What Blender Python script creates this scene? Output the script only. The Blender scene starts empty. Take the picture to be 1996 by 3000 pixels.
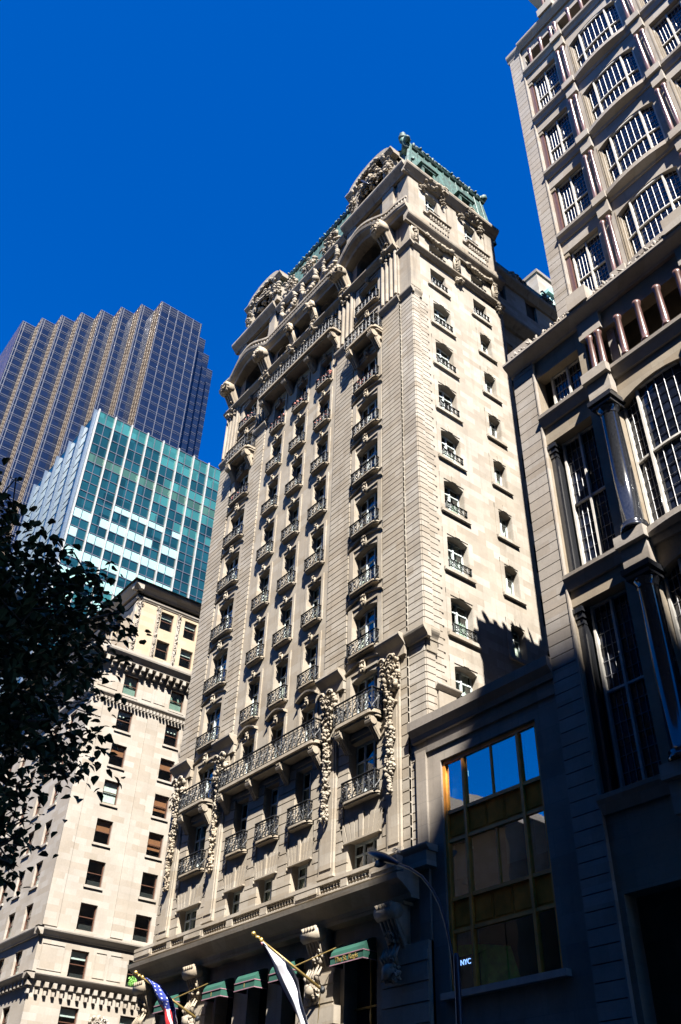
import bpy, bmesh, math, random
from mathutils import Vector, Matrix
R = math.radians
sc = bpy.context.scene
col = sc.collection
rnd = random.Random(7)

# ------------------------------------------------------------------ helpers
def tag(o, label=None, cat=None, group=None, kind=None):
    if label: o['label'] = label
    if cat: o['category'] = cat
    if group: o['group'] = group
    if kind: o['kind'] = kind
    return o

def empty(name, loc=(0, 0, 0), rz=0.0):
    o = bpy.data.objects.new(name, None)
    o.empty_display_size = 0.5
    o.location = loc
    o.rotation_euler = (0, 0, rz)
    col.objects.link(o)
    return o

KIDS = {}
def adopt(o, p):
    o.parent = p
    KIDS.setdefault(p.name, []).append(o)

def copy_tree(o, parent, loc=None, rz=None):
    c = o.copy()
    col.objects.link(c)
    if loc is not None: c.location = loc
    if rz is not None: c.rotation_euler = (0, 0, rz)
    adopt(c, parent)
    for k in list(KIDS.get(o.name, [])):
        copy_tree(k, c)
    return c

_bm = bmesh.new(); bmesh.ops.create_icosphere(_bm, subdivisions=2, radius=1)
ICO_V = [v.co.copy() for v in _bm.verts]; ICO_F = [[v.index for v in f.verts] for f in _bm.faces]; _bm.free()

class MB:
    def __init__(s): s.v = []; s.f = []; s.m = []; s.c = []
    def cut(s):
        if len(s.f) > (s.c[-1] if s.c else 0): s.c.append(len(s.f))
    def add(s, vs, fs, mi=0):
        b = len(s.v); s.v += [tuple(p) for p in vs]
        for f in fs: s.f.append([b + i for i in f]); s.m.append(mi)
    def box(s, x0, x1, y0, y1, z0, z1, mi=0):
        x0, x1 = min(x0, x1), max(x0, x1); y0, y1 = min(y0, y1), max(y0, y1); z0, z1 = min(z0, z1), max(z0, z1)
        s.add([(x0, y0, z0), (x1, y0, z0), (x1, y1, z0), (x0, y1, z0), (x0, y0, z1), (x1, y0, z1), (x1, y1, z1), (x0, y1, z1)],
              [(0, 3, 2, 1), (4, 5, 6, 7), (0, 1, 5, 4), (1, 2, 6, 5), (2, 3, 7, 6), (3, 0, 4, 7)], mi)
    def quad(s, a, b, c, d, mi=0): s.add([a, b, c, d], [(0, 1, 2, 3)], mi)
    def prism(s, poly, a, b, fn, mi=0):
        """poly: 2D points; fn(p,q,t)->xyz with t running a..b"""
        n = len(poly)
        s.add([fn(p[0], p[1], a) for p in poly] + [fn(p[0], p[1], b) for p in poly],
              [tuple(range(n))[::-1], tuple(range(n, 2 * n))] + [(i, (i + 1) % n, n + (i + 1) % n, n + i) for i in range(n)], mi)
    def tube(s, pts, r, n=5, mi=0, cap=True):
        pts = [Vector(p) for p in pts]; m = len(pts); rr = r if isinstance(r, (list, tuple)) else [r] * m
        vs = []
        for i, p in enumerate(pts):
            t = (pts[min(i + 1, m - 1)] - pts[max(i - 1, 0)])
            t = t.normalized() if t.length > 1e-9 else Vector((0, 0, 1))
            a = t.cross(Vector((0, 0, 1)))
            if a.length < 1e-3: a = t.cross(Vector((1, 0, 0)))
            a.normalize(); b = t.cross(a)
            for k in range(n):
                w = 2 * math.pi * k / n
                vs.append(p + (a * math.cos(w) + b * math.sin(w)) * rr[i])
        fs = [(i * n + k, i * n + (k + 1) % n, (i + 1) * n + (k + 1) % n, (i + 1) * n + k) for i in range(m - 1) for k in range(n)]
        if cap: fs += [tuple(range(n))[::-1], tuple(range((m - 1) * n, m * n))]
        s.add(vs, fs, mi)
    def lathe(s, c, prof, n=12, mi=0):
        vs = []; m = len(prof)
        for (r, z) in prof:
            for k in range(n):
                w = 2 * math.pi * k / n
                vs.append((c[0] + r * math.cos(w), c[1] + r * math.sin(w), c[2] + z))
        fs = [(i * n + k, i * n + (k + 1) % n, (i + 1) * n + (k + 1) % n, (i + 1) * n + k) for i in range(m - 1) for k in range(n)]
        fs += [tuple(range(n))[::-1], tuple(range((m - 1) * n, m * n))]
        s.add(vs, fs, mi)
    def blob(s, c, r, rg=None, mi=0):
        rg = rg or rnd
        rot = Matrix.Rotation(rg.uniform(0, 6.28), 3, Vector((rg.uniform(-1, 1), rg.uniform(-1, 1), rg.uniform(-1, 1))).normalized())
        sx, sy, sz = (r, r, r) if not isinstance(r, (tuple, list)) else r
        if not isinstance(r, (tuple, list)): sx *= rg.uniform(.6, 1.25); sy *= rg.uniform(.6, 1.1); sz *= rg.uniform(.7, 1.5)
        vs = []
        for v in ICO_V:
            k = 1 + .12 * math.sin(7 * v.x + 3 * v.z) * math.cos(5 * v.y)
            q = rot @ Vector((v.x * sx * k, v.y * sy * k, v.z * sz * k))
            vs.append((c[0] + q.x, c[1] + q.y, c[2] + q.z))
        s.add(vs, ICO_F, mi)
    def map(s, fn): s.v = [tuple(fn(*p)) for p in s.v]; return s
    def merge(s, o, fn=None):
        b = len(s.v); s.v += [tuple(fn(*p)) if fn else p for p in o.v]
        s.f += [[b + i for i in f] for f in o.f]; s.m += o.m
    def build(s, name, mats, parent=None, smooth=False, loc=None, world=True, rz=0):
        if s.c:                                   # one object per piece
            s.cut(); out = []; a = 0
            for b in s.c:
                q = MB(); ix = {}
                for f, m_ in zip(s.f[a:b], s.m[a:b]):
                    for i in f:
                        if i not in ix: ix[i] = len(q.v); q.v.append(s.v[i])
                    q.f.append([ix[i] for i in f]); q.m.append(m_)
                out.append(q.build(name, mats, parent, smooth, loc, world, rz)); a = b
            return out[0]
        mats = mats if isinstance(mats, (list, tuple)) else [mats]
        off = Vector((0, 0, 0))
        if parent is not None and world:
            p = parent
            while p is not None: off += Vector(p.location); p = p.parent
        me = bpy.data.meshes.new(name)
        me.from_pydata([(p[0] - off.x, p[1] - off.y, p[2] - off.z) for p in s.v], [], s.f)
        for m in mats: me.materials.append(m)
        if len(mats) > 1: me.polygons.foreach_set('material_index', s.m)
        bm = bmesh.new(); bm.from_mesh(me); bmesh.ops.recalc_face_normals(bm, faces=bm.faces) if len(s.f) < 60000 else None
        bm.to_mesh(me); bm.free()
        if smooth:
            me.polygons.foreach_set('use_smooth', [True] * len(me.polygons))
        me.update()
        o = bpy.data.objects.new(name, me)
        if loc: o.location = loc
        o.rotation_euler = (0, 0, rz)
        col.objects.link(o)
        if parent is not None: adopt(o, parent)
        return o

def Fm(x0=0, y0=0):           # local (u,d,z) -> world for street-front planes (facing -y)
    return lambda u, d, z: (x0 + u, y0 + d, z)
def Vm(x0=0, y0=0):           # local (u,d,z) -> world for side planes (facing +x)
    return lambda u, d, z: (x0 - d, y0 + u, z)

def wall(mb, u0, u1, z0, z1, holes, depth, T, back=True):
    """plane at d=0 with rectangular holes (ua,ub,za,zb[,rise]) and reveals"""
    us = sorted({u0, u1, *[h[0] for h in holes], *[h[1] for h in holes]})
    zs = sorted({z0, z1, *[h[2] for h in holes], *[h[3] for h in holes]})
    us = [u for u in us if u0 <= u <= u1]; zs = [z for z in zs if z0 <= z <= z1]
    for j in range(len(zs) - 1):
        i = 0
        while i < len(us) - 1:
            cz = (zs[j] + zs[j + 1]) / 2
            def solid(k):
                cu = (us[k] + us[k + 1]) / 2
                return not any(h[0] < cu < h[1] and h[2] < cz < h[3] for h in holes)
            if not solid(i): i += 1; continue
            k = i
            while k + 1 < len(us) - 1 and solid(k + 1): k += 1
            mb.quad(T(us[i], 0, zs[j]), T(us[k + 1], 0, zs[j]), T(us[k + 1], 0, zs[j + 1]), T(us[i], 0, zs[j + 1]))
            i = k + 1
    for h in holes:
        a, b, c, d = h[:4]
        mb.quad(T(a, 0, c), T(a, depth, c), T(a, depth, d), T(a, 0, d))
        mb.quad(T(b, 0, c), T(b, 0, d), T(b, depth, d), T(b, depth, c))
        mb.quad(T(a, 0, c), T(b, 0, c), T(b, depth, c), T(a, depth, c))
        mb.quad(T(a, 0, d), T(a, depth, d), T(b, depth, d), T(b, 0, d))
        if len(h) > 4 and h[4] > 0:           # segmental head fillers
            r = h[4]; n = 8; w = b - a
            arc = lambda t: d - r * (2 * t - 1) ** 2
            for side in (0, 1):
                for k in range(n // 2):
                    t0, t1 = (k / n, (k + 1) / n) if side == 0 else (1 - (k + 1) / n, 1 - k / n)
                    A, B = a + w * t0, a + w * t1
                    mb.quad(T(A, 0.0, arc(t0)), T(B, 0.0, arc(t1)), T(B, 0.0, d), T(A, 0.0, d))
                    mb.quad(T(A, 0.0, arc(t0)), T(A, depth, arc(t0)), T(B, depth, arc(t1)), T(B, 0.0, arc(t1)))

def block(mb, T, u0, u1, d0, d1, z0, z1):
    t = MB(); t.box(u0, u1, d0, d1, z0, z1); mb.merge(t, T)

def courses(mb, T, u0, u1, z0, z1, h=.335, proud=.05, gap=.045, holes=(), wrap=0):
    """rusticated courses, real grooves between"""
    z = z0
    while z < z1 - .08:
        zt = min(z + h - gap, z1)
        segs = [(u0, u1)]
        for (a, b, c, d) in holes:
            if c < zt and d > z:
                ns = []
                for (p, q) in segs:
                    if b <= p or a >= q: ns.append((p, q)); continue
                    if a > p: ns.append((p, a))
                    if b < q: ns.append((b, q))
                segs = ns
        for (p, q) in segs:
            if q - p > .06: block(mb, T, p, q, -proud, .02, z, zt)
        z += h

def moulding(mb, T, u0, u1, prof, endcaps=True):
    """prof list of (d,z) outline from wall outwards; extruded along u"""
    mb.prism(prof, u0, u1, lambda p, q, t: T(t, p, q))

def cyma(z0, z1, p0, p1, n=5):
    """stepped/curved cornice profile (d negative=outward) from z0 projecting p0 to z1 projecting p1"""
    pts = [(.05, z0), (-p0, z0)]
    for i in range(1, n):
        t = i / n
        s = t * t * (3 - 2 * t)
        pts.append((-(p0 + (p1 - p0) * s), z0 + (z1 - z0) * .8 * t))
    pts += [(-p1, z0 + (z1 - z0) * .8), (-p1, z1), (.05, z1)]
    return pts

def scroll(mb, T, u, d, z, r, w, turns=1.4, n=14, flip=1, rad=.03):
    pts = []
    for i in range(n):
        t = i / (n - 1); a = t * turns * 2 * math.pi; rr = r * (1 - .75 * t)
        pts.append(T(u + flip * rr * math.cos(a), d - .3 * w * (1 - t), z + rr * math.sin(a)))
    mb.tube(pts, [rad * (1 - .5 * i / n) for i in range(n)], 5)

def carving(mb, T, u, z, w, h, d=.25, n=24, seed=1, size=.14):
    """dense carved stone relief: leaves, fruit and scrolls"""
    rg = random.Random(seed)
    for i in range(n):
        a = rg.uniform(0, 6.28); q = math.sqrt(rg.random())
        uu = u + math.cos(a) * q * w / 2; zz = z + math.sin(a) * q * h / 2
        dd = -rg.uniform(.1, 1) * d * (1 - .6 * q)
        mb.blob(T(uu, dd, zz), size * rg.uniform(.55, 1.15), rg)
    for i in range(max(2, n // 7)):
        uu = u + rg.uniform(-.4, .4) * w; zz = z + rg.uniform(-.4, .4) * h
        scroll(mb, T, uu, -d * .6, zz, size * rg.uniform(1.1, 1.9), d, rg.uniform(.8, 1.6), 10, rg.choice((-1, 1)), size * .33)

def drop(mb, T, u, z0, z1, w=.42, d=.22, seed=3, size=.12):
    """hanging garland of fruit and leaves, z1 top, tapering down"""
    rg = random.Random(seed); z = z1
    while z > z0:
        t = (z1 - z) / (z1 - z0); ww = w * (.65 + .35 * math.sin(t * 21 + seed)) * (1 - .35 * t)
        for k in range(4):
            mb.blob(T(u + rg.uniform(-.5, .5) * ww, -d * rg.uniform(.2, 1), z + rg.uniform(-.06, .06)), size * rg.uniform(.6, 1.15) * (1 - .2 * t), rg)
        z -= size * .72

def console(mb, T, u, z1, h, w, out, flutes=4):
    """scroll bracket hanging from z1 down h, width w, projecting out"""
    prof = []
    n = 12
    for i in range(n + 1):
        t = i / n
        prof.append((-(out * (1 - t) ** 1.6 + .12 * math.sin(t * math.pi) + .06), z1 - h * t))
    poly = [(.05, z1)] + prof + [(.05, z1 - h)]
    mb.prism(poly, u - w / 2, u + w / 2, lambda p, q, t: T(t, p, q))
    for k in range(flutes):
        uu = u - w / 2 + w * (k + .5) / flutes
        mb.tube([T(uu, p[0] - .03, p[1]) for p in prof], w / flutes * .42, 5)
    rr = min(.2 * h, out * .35)
    t = MB(); pts = [(-out + rr * .6 + rr * math.cos(a), z1 - rr + rr * math.sin(a)) for a in [i * math.pi / 5 for i in range(10)]]
    mb.prism(pts, u - w / 2 - .04, u + w / 2 + .04, lambda p, q, t: T(t, p, q))

def balusters(mb, T, u0, u1, z0, z1, d, pitch=.22, r=.075):
    n = max(1, round((u1 - u0) / pitch)); h = z1 - z0
    for i in range(n):
        u = u0 + (i + .5) * (u1 - u0) / n
        t = MB(); t.lathe((u, d, z0), [(r * .8, 0), (r * .8, .08 * h), (r * .45, .14 * h), (r * 1.05, .36 * h), (r * .9, .5 * h), (r * .4, .82 * h), (r * .8, .88 * h), (r * .8, h)], 8)
        mb.merge(t, T)

# ------------------------------------------------------------------ materials
def newmat(name):
    m = bpy.data.materials.new(name); m.use_nodes = True
    nt = m.node_tree; b = nt.nodes['Principled BSDF']; return m, nt, b
def N(nt, typ, **kw):
    n = nt.nodes.new(typ)
    for k, v in kw.items():
        if k in n.inputs: n.inputs[k].default_value = v
        else: setattr(n, k, v)
    return n
def ramp(nt, fac, stops):
    r = nt.nodes.new('ShaderNodeValToRGB'); e = r.color_ramp.elements
    while len(e) < len(stops): e.new(.5)
    for el, (p, c) in zip(e, stops): el.position = p; el.color = (*c, 1) if len(c) == 3 else c
    nt.links.new(fac, r.inputs[0]); return r.outputs[0]
def mixc(nt, fac, a, b, blend='MIX'):
    m = nt.nodes.new('ShaderNodeMix'); m.data_type = 'RGBA'; m.blend_type = blend
    for i, x in ((0, fac), (6, a), (7, b)):
        if hasattr(x, 'links'): nt.links.new(x, m.inputs[i])
        elif i == 0: m.inputs[0].default_value = x
        else: m.inputs[i].default_value = (*x, 1)
    return m.outputs[2]

def facade_coord(nt):
    tc = nt.nodes.new('ShaderNodeNewGeometry')
    sp = nt.nodes.new('ShaderNodeSeparateXYZ'); nt.links.new(tc.outputs['Position'], sp.inputs[0])
    ad = N(nt, 'ShaderNodeMath', operation='ADD'); nt.links.new(sp.outputs[0], ad.inputs[0]); nt.links.new(sp.outputs[1], ad.inputs[1])
    cb = nt.nodes.new('ShaderNodeCombineXYZ'); nt.links.new(ad.outputs[0], cb.inputs[0]); nt.links.new(sp.outputs[2], cb.inputs[1])
    return tc.outputs['Position'], cb.outputs[0]

def stone(name, c, var=.18, bw=.9, bh=.4, tint=.12, joint=None, rough=.85, bump=.25, streak=.25, mortar=.012, warm=None, grime=(.5, .45, .4)):
    m, nt, b = newmat(name)
    pos, uv = facade_coord(nt)
    br = N(nt, 'ShaderNodeTexBrick', Scale=1.0); br.inputs['Brick Width'].default_value = bw; br.inputs['Row Height'].default_value = bh
    br.inputs['Mortar Size'].default_value = mortar; br.inputs['Mortar Smooth'].default_value = .3; br.inputs['Bias'].default_value = 0
    warm = warm or (c[0] * 1.0, c[1] * .94, c[2] * .86)
    br.inputs['Color1'].default_value = (*[x * (1 + tint * .4) for x in c], 1)
    br.inputs['Color2'].default_value = (*[x * (1 - tint) for x in warm], 1)
    jc = joint or [x * .8 for x in c]
    br.inputs['Mortar'].default_value = (*jc, 1)
    nt.links.new(uv, br.inputs['Vector'])
    n1 = N(nt, 'ShaderNodeTexNoise', Scale=.55, Detail=6.0, Roughness=.6); nt.links.new(pos, n1.inputs['Vector'])
    f1 = ramp(nt, n1.outputs[0], [(.3, (1 - var,) * 3), (.7, (1.0,) * 3)])
    k = mixc(nt, 1.0, br.outputs[0], f1, 'MULTIPLY')
    mp = N(nt, 'ShaderNodeMapping'); mp.inputs['Scale'].default_value = (2.2, 2.2, .12); nt.links.new(pos, mp.inputs[0])
    n2 = N(nt, 'ShaderNodeTexNoise', Scale=1.0, Detail=5.0, Roughness=.65); nt.links.new(mp.outputs[0], n2.inputs['Vector'])
    f2 = ramp(nt, n2.outputs[0], [(.52, (0, 0, 0)), (.78, (streak,) * 3)])
    k = mixc(nt, f2, k, tuple(x * y for x, y in zip(c, grime)))
    n3 = N(nt, 'ShaderNodeTexNoise', Scale=9.0, Detail=8.0, Roughness=.7); nt.links.new(pos, n3.inputs['Vector'])
    f3 = ramp(nt, n3.outputs[0], [(.3, (.9,) * 3), (.7, (1.04,) * 3)])
    k = mixc(nt, 1.0, k, f3, 'MULTIPLY')
    nt.links.new(k, b.inputs['Base Color']); b.inputs['Roughness'].default_value = rough
    bp = N(nt, 'ShaderNodeBump', Strength=bump, Distance=.02); nt.links.new(n3.outputs[0], bp.inputs['Height'])
    nt.links.new(bp.outputs[0], b.inputs['Normal'])
    return m

def plain(name, c, rough=.6, metal=0.0, var=.15, scale=3.0, spec=.5, bump=.1):
    m, nt, b = newmat(name)
    tc = nt.nodes.new('ShaderNodeNewGeometry')
    n1 = N(nt, 'ShaderNodeTexNoise', Scale=scale, Detail=5.0); nt.links.new(tc.outputs['Position'], n1.inputs['Vector'])
    f = ramp(nt, n1.outputs[0], [(.3, tuple(x * (1 - var) for x in c)), (.7, tuple(min(1, x * (1 + var)) for x in c))])
    nt.links.new(f, b.inputs['Base Color'])
    b.inputs['Roughness'].default_value = rough; b.inputs['Metallic'].default_value = metal
    b.inputs['Specular IOR Level'].default_value = spec
    if bump:
        bp = N(nt, 'ShaderNodeBump', Strength=bump, Distance=.01); nt.links.new(n1.outputs[0], bp.inputs['Height']); nt.links.new(bp.outputs[0], b.inputs['Normal'])
    return m

def glassmat(name, tint=(.75, .85, .8), refl=1.0, wobble=.02, f0=.1):
    m = bpy.data.materials.new(name); m.use_nodes = True; nt = m.node_tree; nt.nodes.clear()
    out = nt.nodes.new('ShaderNodeOutputMaterial')
    tr = N(nt, 'ShaderNodeBsdfTransparent'); tr.inputs[0].default_value = (*tint, 1)
    gl = N(nt, 'ShaderNodeBsdfGlossy', Roughness=.015); gl.inputs[0].default_value = (refl, refl, refl, 1)
    gg = nt.nodes.new('ShaderNodeNewGeometry')
    dt = N(nt, 'ShaderNodeVectorMath', operation='DOT_PRODUCT'); nt.links.new(gg.outputs['Incoming'], dt.inputs[0]); nt.links.new(gg.outputs['Normal'], dt.inputs[1])
    ab = N(nt, 'ShaderNodeMath', operation='ABSOLUTE'); nt.links.new(dt.outputs['Value'], ab.inputs[0])
    om = N(nt, 'ShaderNodeMath', operation='SUBTRACT'); om.inputs[0].default_value = 1; nt.links.new(ab.outputs[0], om.inputs[1])
    pw_ = N(nt, 'ShaderNodeMath', operation='POWER'); nt.links.new(om.outputs[0], pw_.inputs[0]); pw_.inputs[1].default_value = 4
    fr = N(nt, 'ShaderNodeMath', operation='MULTIPLY_ADD'); nt.links.new(pw_.outputs[0], fr.inputs[0]); fr.inputs[1].default_value = 1 - f0; fr.inputs[2].default_value = f0
    n = N(nt, 'ShaderNodeTexNoise', Scale=.6, Detail=2.0); g = nt.nodes.new('ShaderNodeNewGeometry'); nt.links.new(g.outputs['Position'], n.inputs['Vector'])
    bp = N(nt, 'ShaderNodeBump', Strength=wobble, Distance=1.0); nt.links.new(n.outputs[0], bp.inputs['Height']); nt.links.new(bp.outputs[0], gl.inputs['Normal'])
    mx = nt.nodes.new('ShaderNodeMixShader'); nt.links.new(fr.outputs[0], mx.inputs[0]); nt.links.new(tr.outputs[0], mx.inputs[1]); nt.links.new(gl.outputs[0], mx.inputs[2])
    nt.links.new(mx.outputs[0], out.inputs[0]); return m

def mirrorglass(name, c, rough=.06, metal=.75, var=.25, cell=(2.0, 2.0), wobble=.03):
    """opaque coated curtain-wall glass, tone varies from pane to pane"""
    m, nt, b = newmat(name)
    pos, uv = facade_coord(nt)
    wn = nt.nodes.new('ShaderNodeTexWhiteNoise'); wn.noise_dimensions = '2D'
    mp = N(nt, 'ShaderNodeVectorMath', operation='DIVIDE'); nt.links.new(uv, mp.inputs[0]); mp.inputs[1].default_value = (cell[0], cell[1], 1)
    fl = N(nt, 'ShaderNodeVectorMath', operation='FLOOR'); nt.links.new(mp.outputs[0], fl.inputs[0]); nt.links.new(fl.outputs[0], wn.inputs['Vector'])
    k = ramp(nt, wn.outputs[0], [(0, tuple(x * (1 - var) for x in c)), (1, tuple(min(1, x * (1 + var)) for x in c))])
    nt.links.new(k, b.inputs['Base Color']); b.inputs['Metallic'].default_value = metal; b.inputs['Roughness'].default_value = rough
    n = N(nt, 'ShaderNodeTexNoise', Scale=.35, Detail=2.0); nt.links.new(pos, n.inputs['Vector'])
    bp = N(nt, 'ShaderNodeBump', Strength=wobble, Distance=1.0); nt.links.new(n.outputs[0], bp.inputs['Height']); nt.links.new(bp.outputs[0], b.inputs['Normal'])
    return m

M = {}
M['front'] = stone('hotel_front_limestone', (.325, .288, .232), bw=1.1, bh=.45, tint=.14, streak=.55, mortar=.004, var=.28)
M['side'] = stone('hotel_side_limestone', (0.350, 0.320, 0.275), bw=1.0, bh=.42, tint=.22, streak=.6, var=.25, mortar=.005)
M['carve'] = stone('carved_limestone', (0.310, 0.270, 0.210), bw=9, bh=9, tint=.02, streak=.8, bump=.5, mortar=0, grime=(.25, .22, .2), var=.3)
M['top'] = stone('weathered_top_limestone', (0.290, 0.255, 0.205), bw=1.2, bh=.5, tint=.12, streak=.85, mortar=.003, grime=(.2, .18, .17), var=.35)
M['rb'] = stone('right_tower_limestone', (.30, .27, .235), bw=1.3, bh=.55, tint=.12, streak=.45, mortar=.006, var=.25)
M['rbwarm'] = stone('tan_limestone', (0.250, 0.210, 0.155), bw=1.0, bh=.48, tint=.12, streak=.45, mortar=.01, var=.25)
M['beige'] = stone('corner_block_limestone', (.31, .285, .25), bw=1.0, bh=.42, tint=.14, streak=.12, mortar=.003)
M['yellow'] = stone('yellowish_limestone', (.37, .31, .225), bw=1.1, bh=.45, tint=.05, streak=.1, mortar=.006)
M['sb'] = stone('small_building_limestone', (0.250, 0.220, 0.185), bw=1.9, bh=.85, tint=.12, streak=.6, mortar=.014, var=.35)
M['slate'] = stone('dark_far_masonry', (0.200, 0.180, 0.160), bw=1.2, bh=.5, tint=.1)
M['copper'] = plain('green_copper', (.028, .075, .064), rough=.65, var=.7, scale=3.2)
M['iron'] = plain('black_iron', (.018, .02, .022), rough=.45, metal=.3, var=.2)
M['glass'] = glassmat('window_glass', tint=(.85, .93, .9), wobble=.006, f0=.13)
M['shopglass'] = glassmat('shop_window_glass', (.6, .8, .8), 1.0, .004, .42)
M['frame'] = plain('pale_grey_green_paint', (.50, .56, .55), rough=.5)
M['brownframe'] = plain('brown_sash_paint', (.07, .03, .017), rough=.5)
M['curtain'] = plain('white_curtain', (.62, .63, .56), rough=.9, var=.2, scale=6)
M['curtaing'] = plain('green_grey_curtain', (.34, .40, .34), rough=.9, var=.3, scale=6)
M['blindbrown'] = plain('brown_blind', (.20, .07, .025), rough=.8)
M['blindwhite'] = plain('white_blind', (.45, .48, .46), rough=.7)
M['blindgreen'] = plain('grey_green_blind', (.13, .19, .16), rough=.7)
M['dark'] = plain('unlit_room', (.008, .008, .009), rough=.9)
M['granite'] = plain('polished_dark_granite', (.016, .017, .020), rough=.12, var=.4, scale=14, spec=.8, bump=0)
M['redstone'] = plain('polished_red_granite', (.095, .05, .042), rough=.3, var=.25, scale=14, spec=.6, bump=0)
M['bronze'] = plain('old_bronze', (.60, .24, .035), rough=.45, metal=.1, var=.3, scale=1.5)
M['bronzepanel'] = plain('brown_bronze_panel', (.75, .22, .03), rough=.85, spec=.1, metal=0, var=.3, scale=1.5)
M['leadbar'] = plain('pale_lead_glazing_bar', (.2, .2, .21), rough=.5)
M['stonebar'] = plain('pale_stone_mullion', (.42, .40, .36), rough=.8)
M['rbglass'] = mirrorglass('leaded_blue_glass', (.008, .011, .022), rough=.06, metal=.0, var=.5, cell=(.33, .4), wobble=.04)
M['awning'] = plain('green_canvas', (.008, .062, .042), rough=.85, var=.12)
M['trim'] = plain('pink_trim', (.22, .12, .15), rough=.8)
M['gold'] = plain('gold_leaf', (.45, .32, .10), rough=.35, metal=.6)
M['brasspole'] = plain('brass_pole', (.22, .155, .05), rough=.4, metal=.5)
M['white'] = plain('white_cloth', (.62, .62, .66), rough=.8, var=.04)
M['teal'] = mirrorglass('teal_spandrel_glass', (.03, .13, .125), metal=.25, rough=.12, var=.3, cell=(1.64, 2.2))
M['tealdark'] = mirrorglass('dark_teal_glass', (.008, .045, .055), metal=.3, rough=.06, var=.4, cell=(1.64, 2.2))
M['mint_reflect'] = plain('painted_mint_reflection', (.20, .36, .33), rough=.45, var=.06, scale=.5)  # reflection of a bright building painted into the panel colour
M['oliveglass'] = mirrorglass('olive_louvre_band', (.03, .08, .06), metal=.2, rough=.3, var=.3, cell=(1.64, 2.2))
M['alu'] = plain('aluminium_fin', (.30, .30, .27), rough=.4, metal=.2)
M['bluefin'] = plain('pale_blue_fin', (.07, .10, .14), rough=.4, metal=.2)
M['trump'] = mirrorglass('dark_blue_mirror_glass', (.008, .014, .034), metal=.2, rough=.05, var=.12, cell=(3.2, 1.1), wobble=.02)
M['trumpg'] = mirrorglass('bronze_mirror_glass', (.15, .10, .05), metal=.3, rough=.18, var=.5, cell=(1.0, .8), wobble=.3)
M['trumpbar'] = plain('pale_curtain_wall_bar', (.04, .046, .066), rough=.5)
M['bronzebar'] = plain('tan_curtain_wall_bar', (.085, .062, .04), rough=.5)
M['asphalt'] = plain('asphalt', (.05, .05, .052), rough=.9, scale=8)
M['pave'] = stone('pavement_concrete', (.10, .095, .09), bw=1.5, bh=1.5)
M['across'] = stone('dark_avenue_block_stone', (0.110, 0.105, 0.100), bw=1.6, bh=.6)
M['acrossglass'] = mirrorglass('avenue_block_window', (.05, .07, .1), metal=.4)
M['bark'] = plain('bark', (.05, .038, .028), rough=.9, var=.4, scale=12, bump=.5)
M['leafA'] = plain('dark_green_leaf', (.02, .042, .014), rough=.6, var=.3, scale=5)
M['leafB'] = plain('light_green_leaf', (.10, .26, .04), rough=.6, var=.3, scale=9)
M['lampgrey'] = plain('grey_lamp_metal', (.018, .022, .034), rough=.4, metal=.3)
M['lens'] = plain('lamp_lens', (.2, .2, .2), rough=.3)

# ------------------------------------------------------------------ window prototypes (local: u right, -y outward, z up; origin bottom centre at wall face)
def make_window(parent, w, h, rise, depth, lights, transom, fm, curt, name='window', bar=.07, cols=None):
    fr = MB(); y = depth - .06
    b = bar
    fr.box(-w / 2, -w / 2 + b, y, y + .06, 0, h); fr.box(w / 2 - b, w / 2, y, y + .06, 0, h)
    fr.box(-w / 2 + b, w / 2 - b, y, y + .06, 0, b); fr.box(-w / 2 + b, w / 2 - b, y, y + .06, h - b * 1.6, h)
    if transom: fr.box(-w / 2 + b, w / 2 - b, y - .02, y + .05, h * transom, h * transom + b)
    for i in range(1, lights):
        u = -w / 2 + w * i / lights
        fr.box(u - b * .6, u + b * .6, y - .035, y + .04, b, h - b * 1.6)
    o = fr.build(name, fm, parent, loc=(0, 0, 0), world=False)
    g = MB(); g.quad((-w / 2, y + .03, 0), (w / 2, y + .03, 0), (w / 2, y + .03, h), (-w / 2, y + .03, h)); g.build('pane', M['glass'], o, world=False)
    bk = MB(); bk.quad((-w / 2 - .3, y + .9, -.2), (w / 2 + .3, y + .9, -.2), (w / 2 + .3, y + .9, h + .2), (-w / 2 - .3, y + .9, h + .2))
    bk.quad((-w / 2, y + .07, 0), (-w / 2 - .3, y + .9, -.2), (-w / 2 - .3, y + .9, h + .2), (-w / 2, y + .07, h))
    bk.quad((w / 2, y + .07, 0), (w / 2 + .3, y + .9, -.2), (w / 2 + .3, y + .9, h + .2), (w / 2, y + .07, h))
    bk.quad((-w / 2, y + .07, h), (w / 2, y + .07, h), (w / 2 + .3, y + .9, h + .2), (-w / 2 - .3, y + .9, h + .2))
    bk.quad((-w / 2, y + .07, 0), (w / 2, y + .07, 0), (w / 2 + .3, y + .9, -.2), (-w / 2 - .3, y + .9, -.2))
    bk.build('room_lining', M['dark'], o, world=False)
    if curt:
        cm, spans, ztop = curt
        c = MB()
        for (a, bb) in spans:
            n = 14; A, B = -w / 2 + w * a, -w / 2 + w * bb
            for i in range(n):
                u0, u1 = A + (B - A) * i / n, A + (B - A) * (i + 1) / n
                d0, d1 = y + .16 + .035 * math.sin(i * 2.1), y + .16 + .035 * math.sin((i + 1) * 2.1)
                c.quad((u0, d0, .03), (u1, d1, .03), (u1, d1, h * ztop), (u0, d0, h * ztop))
        c.build('curtain', cm, o, world=False)
    return o

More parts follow.
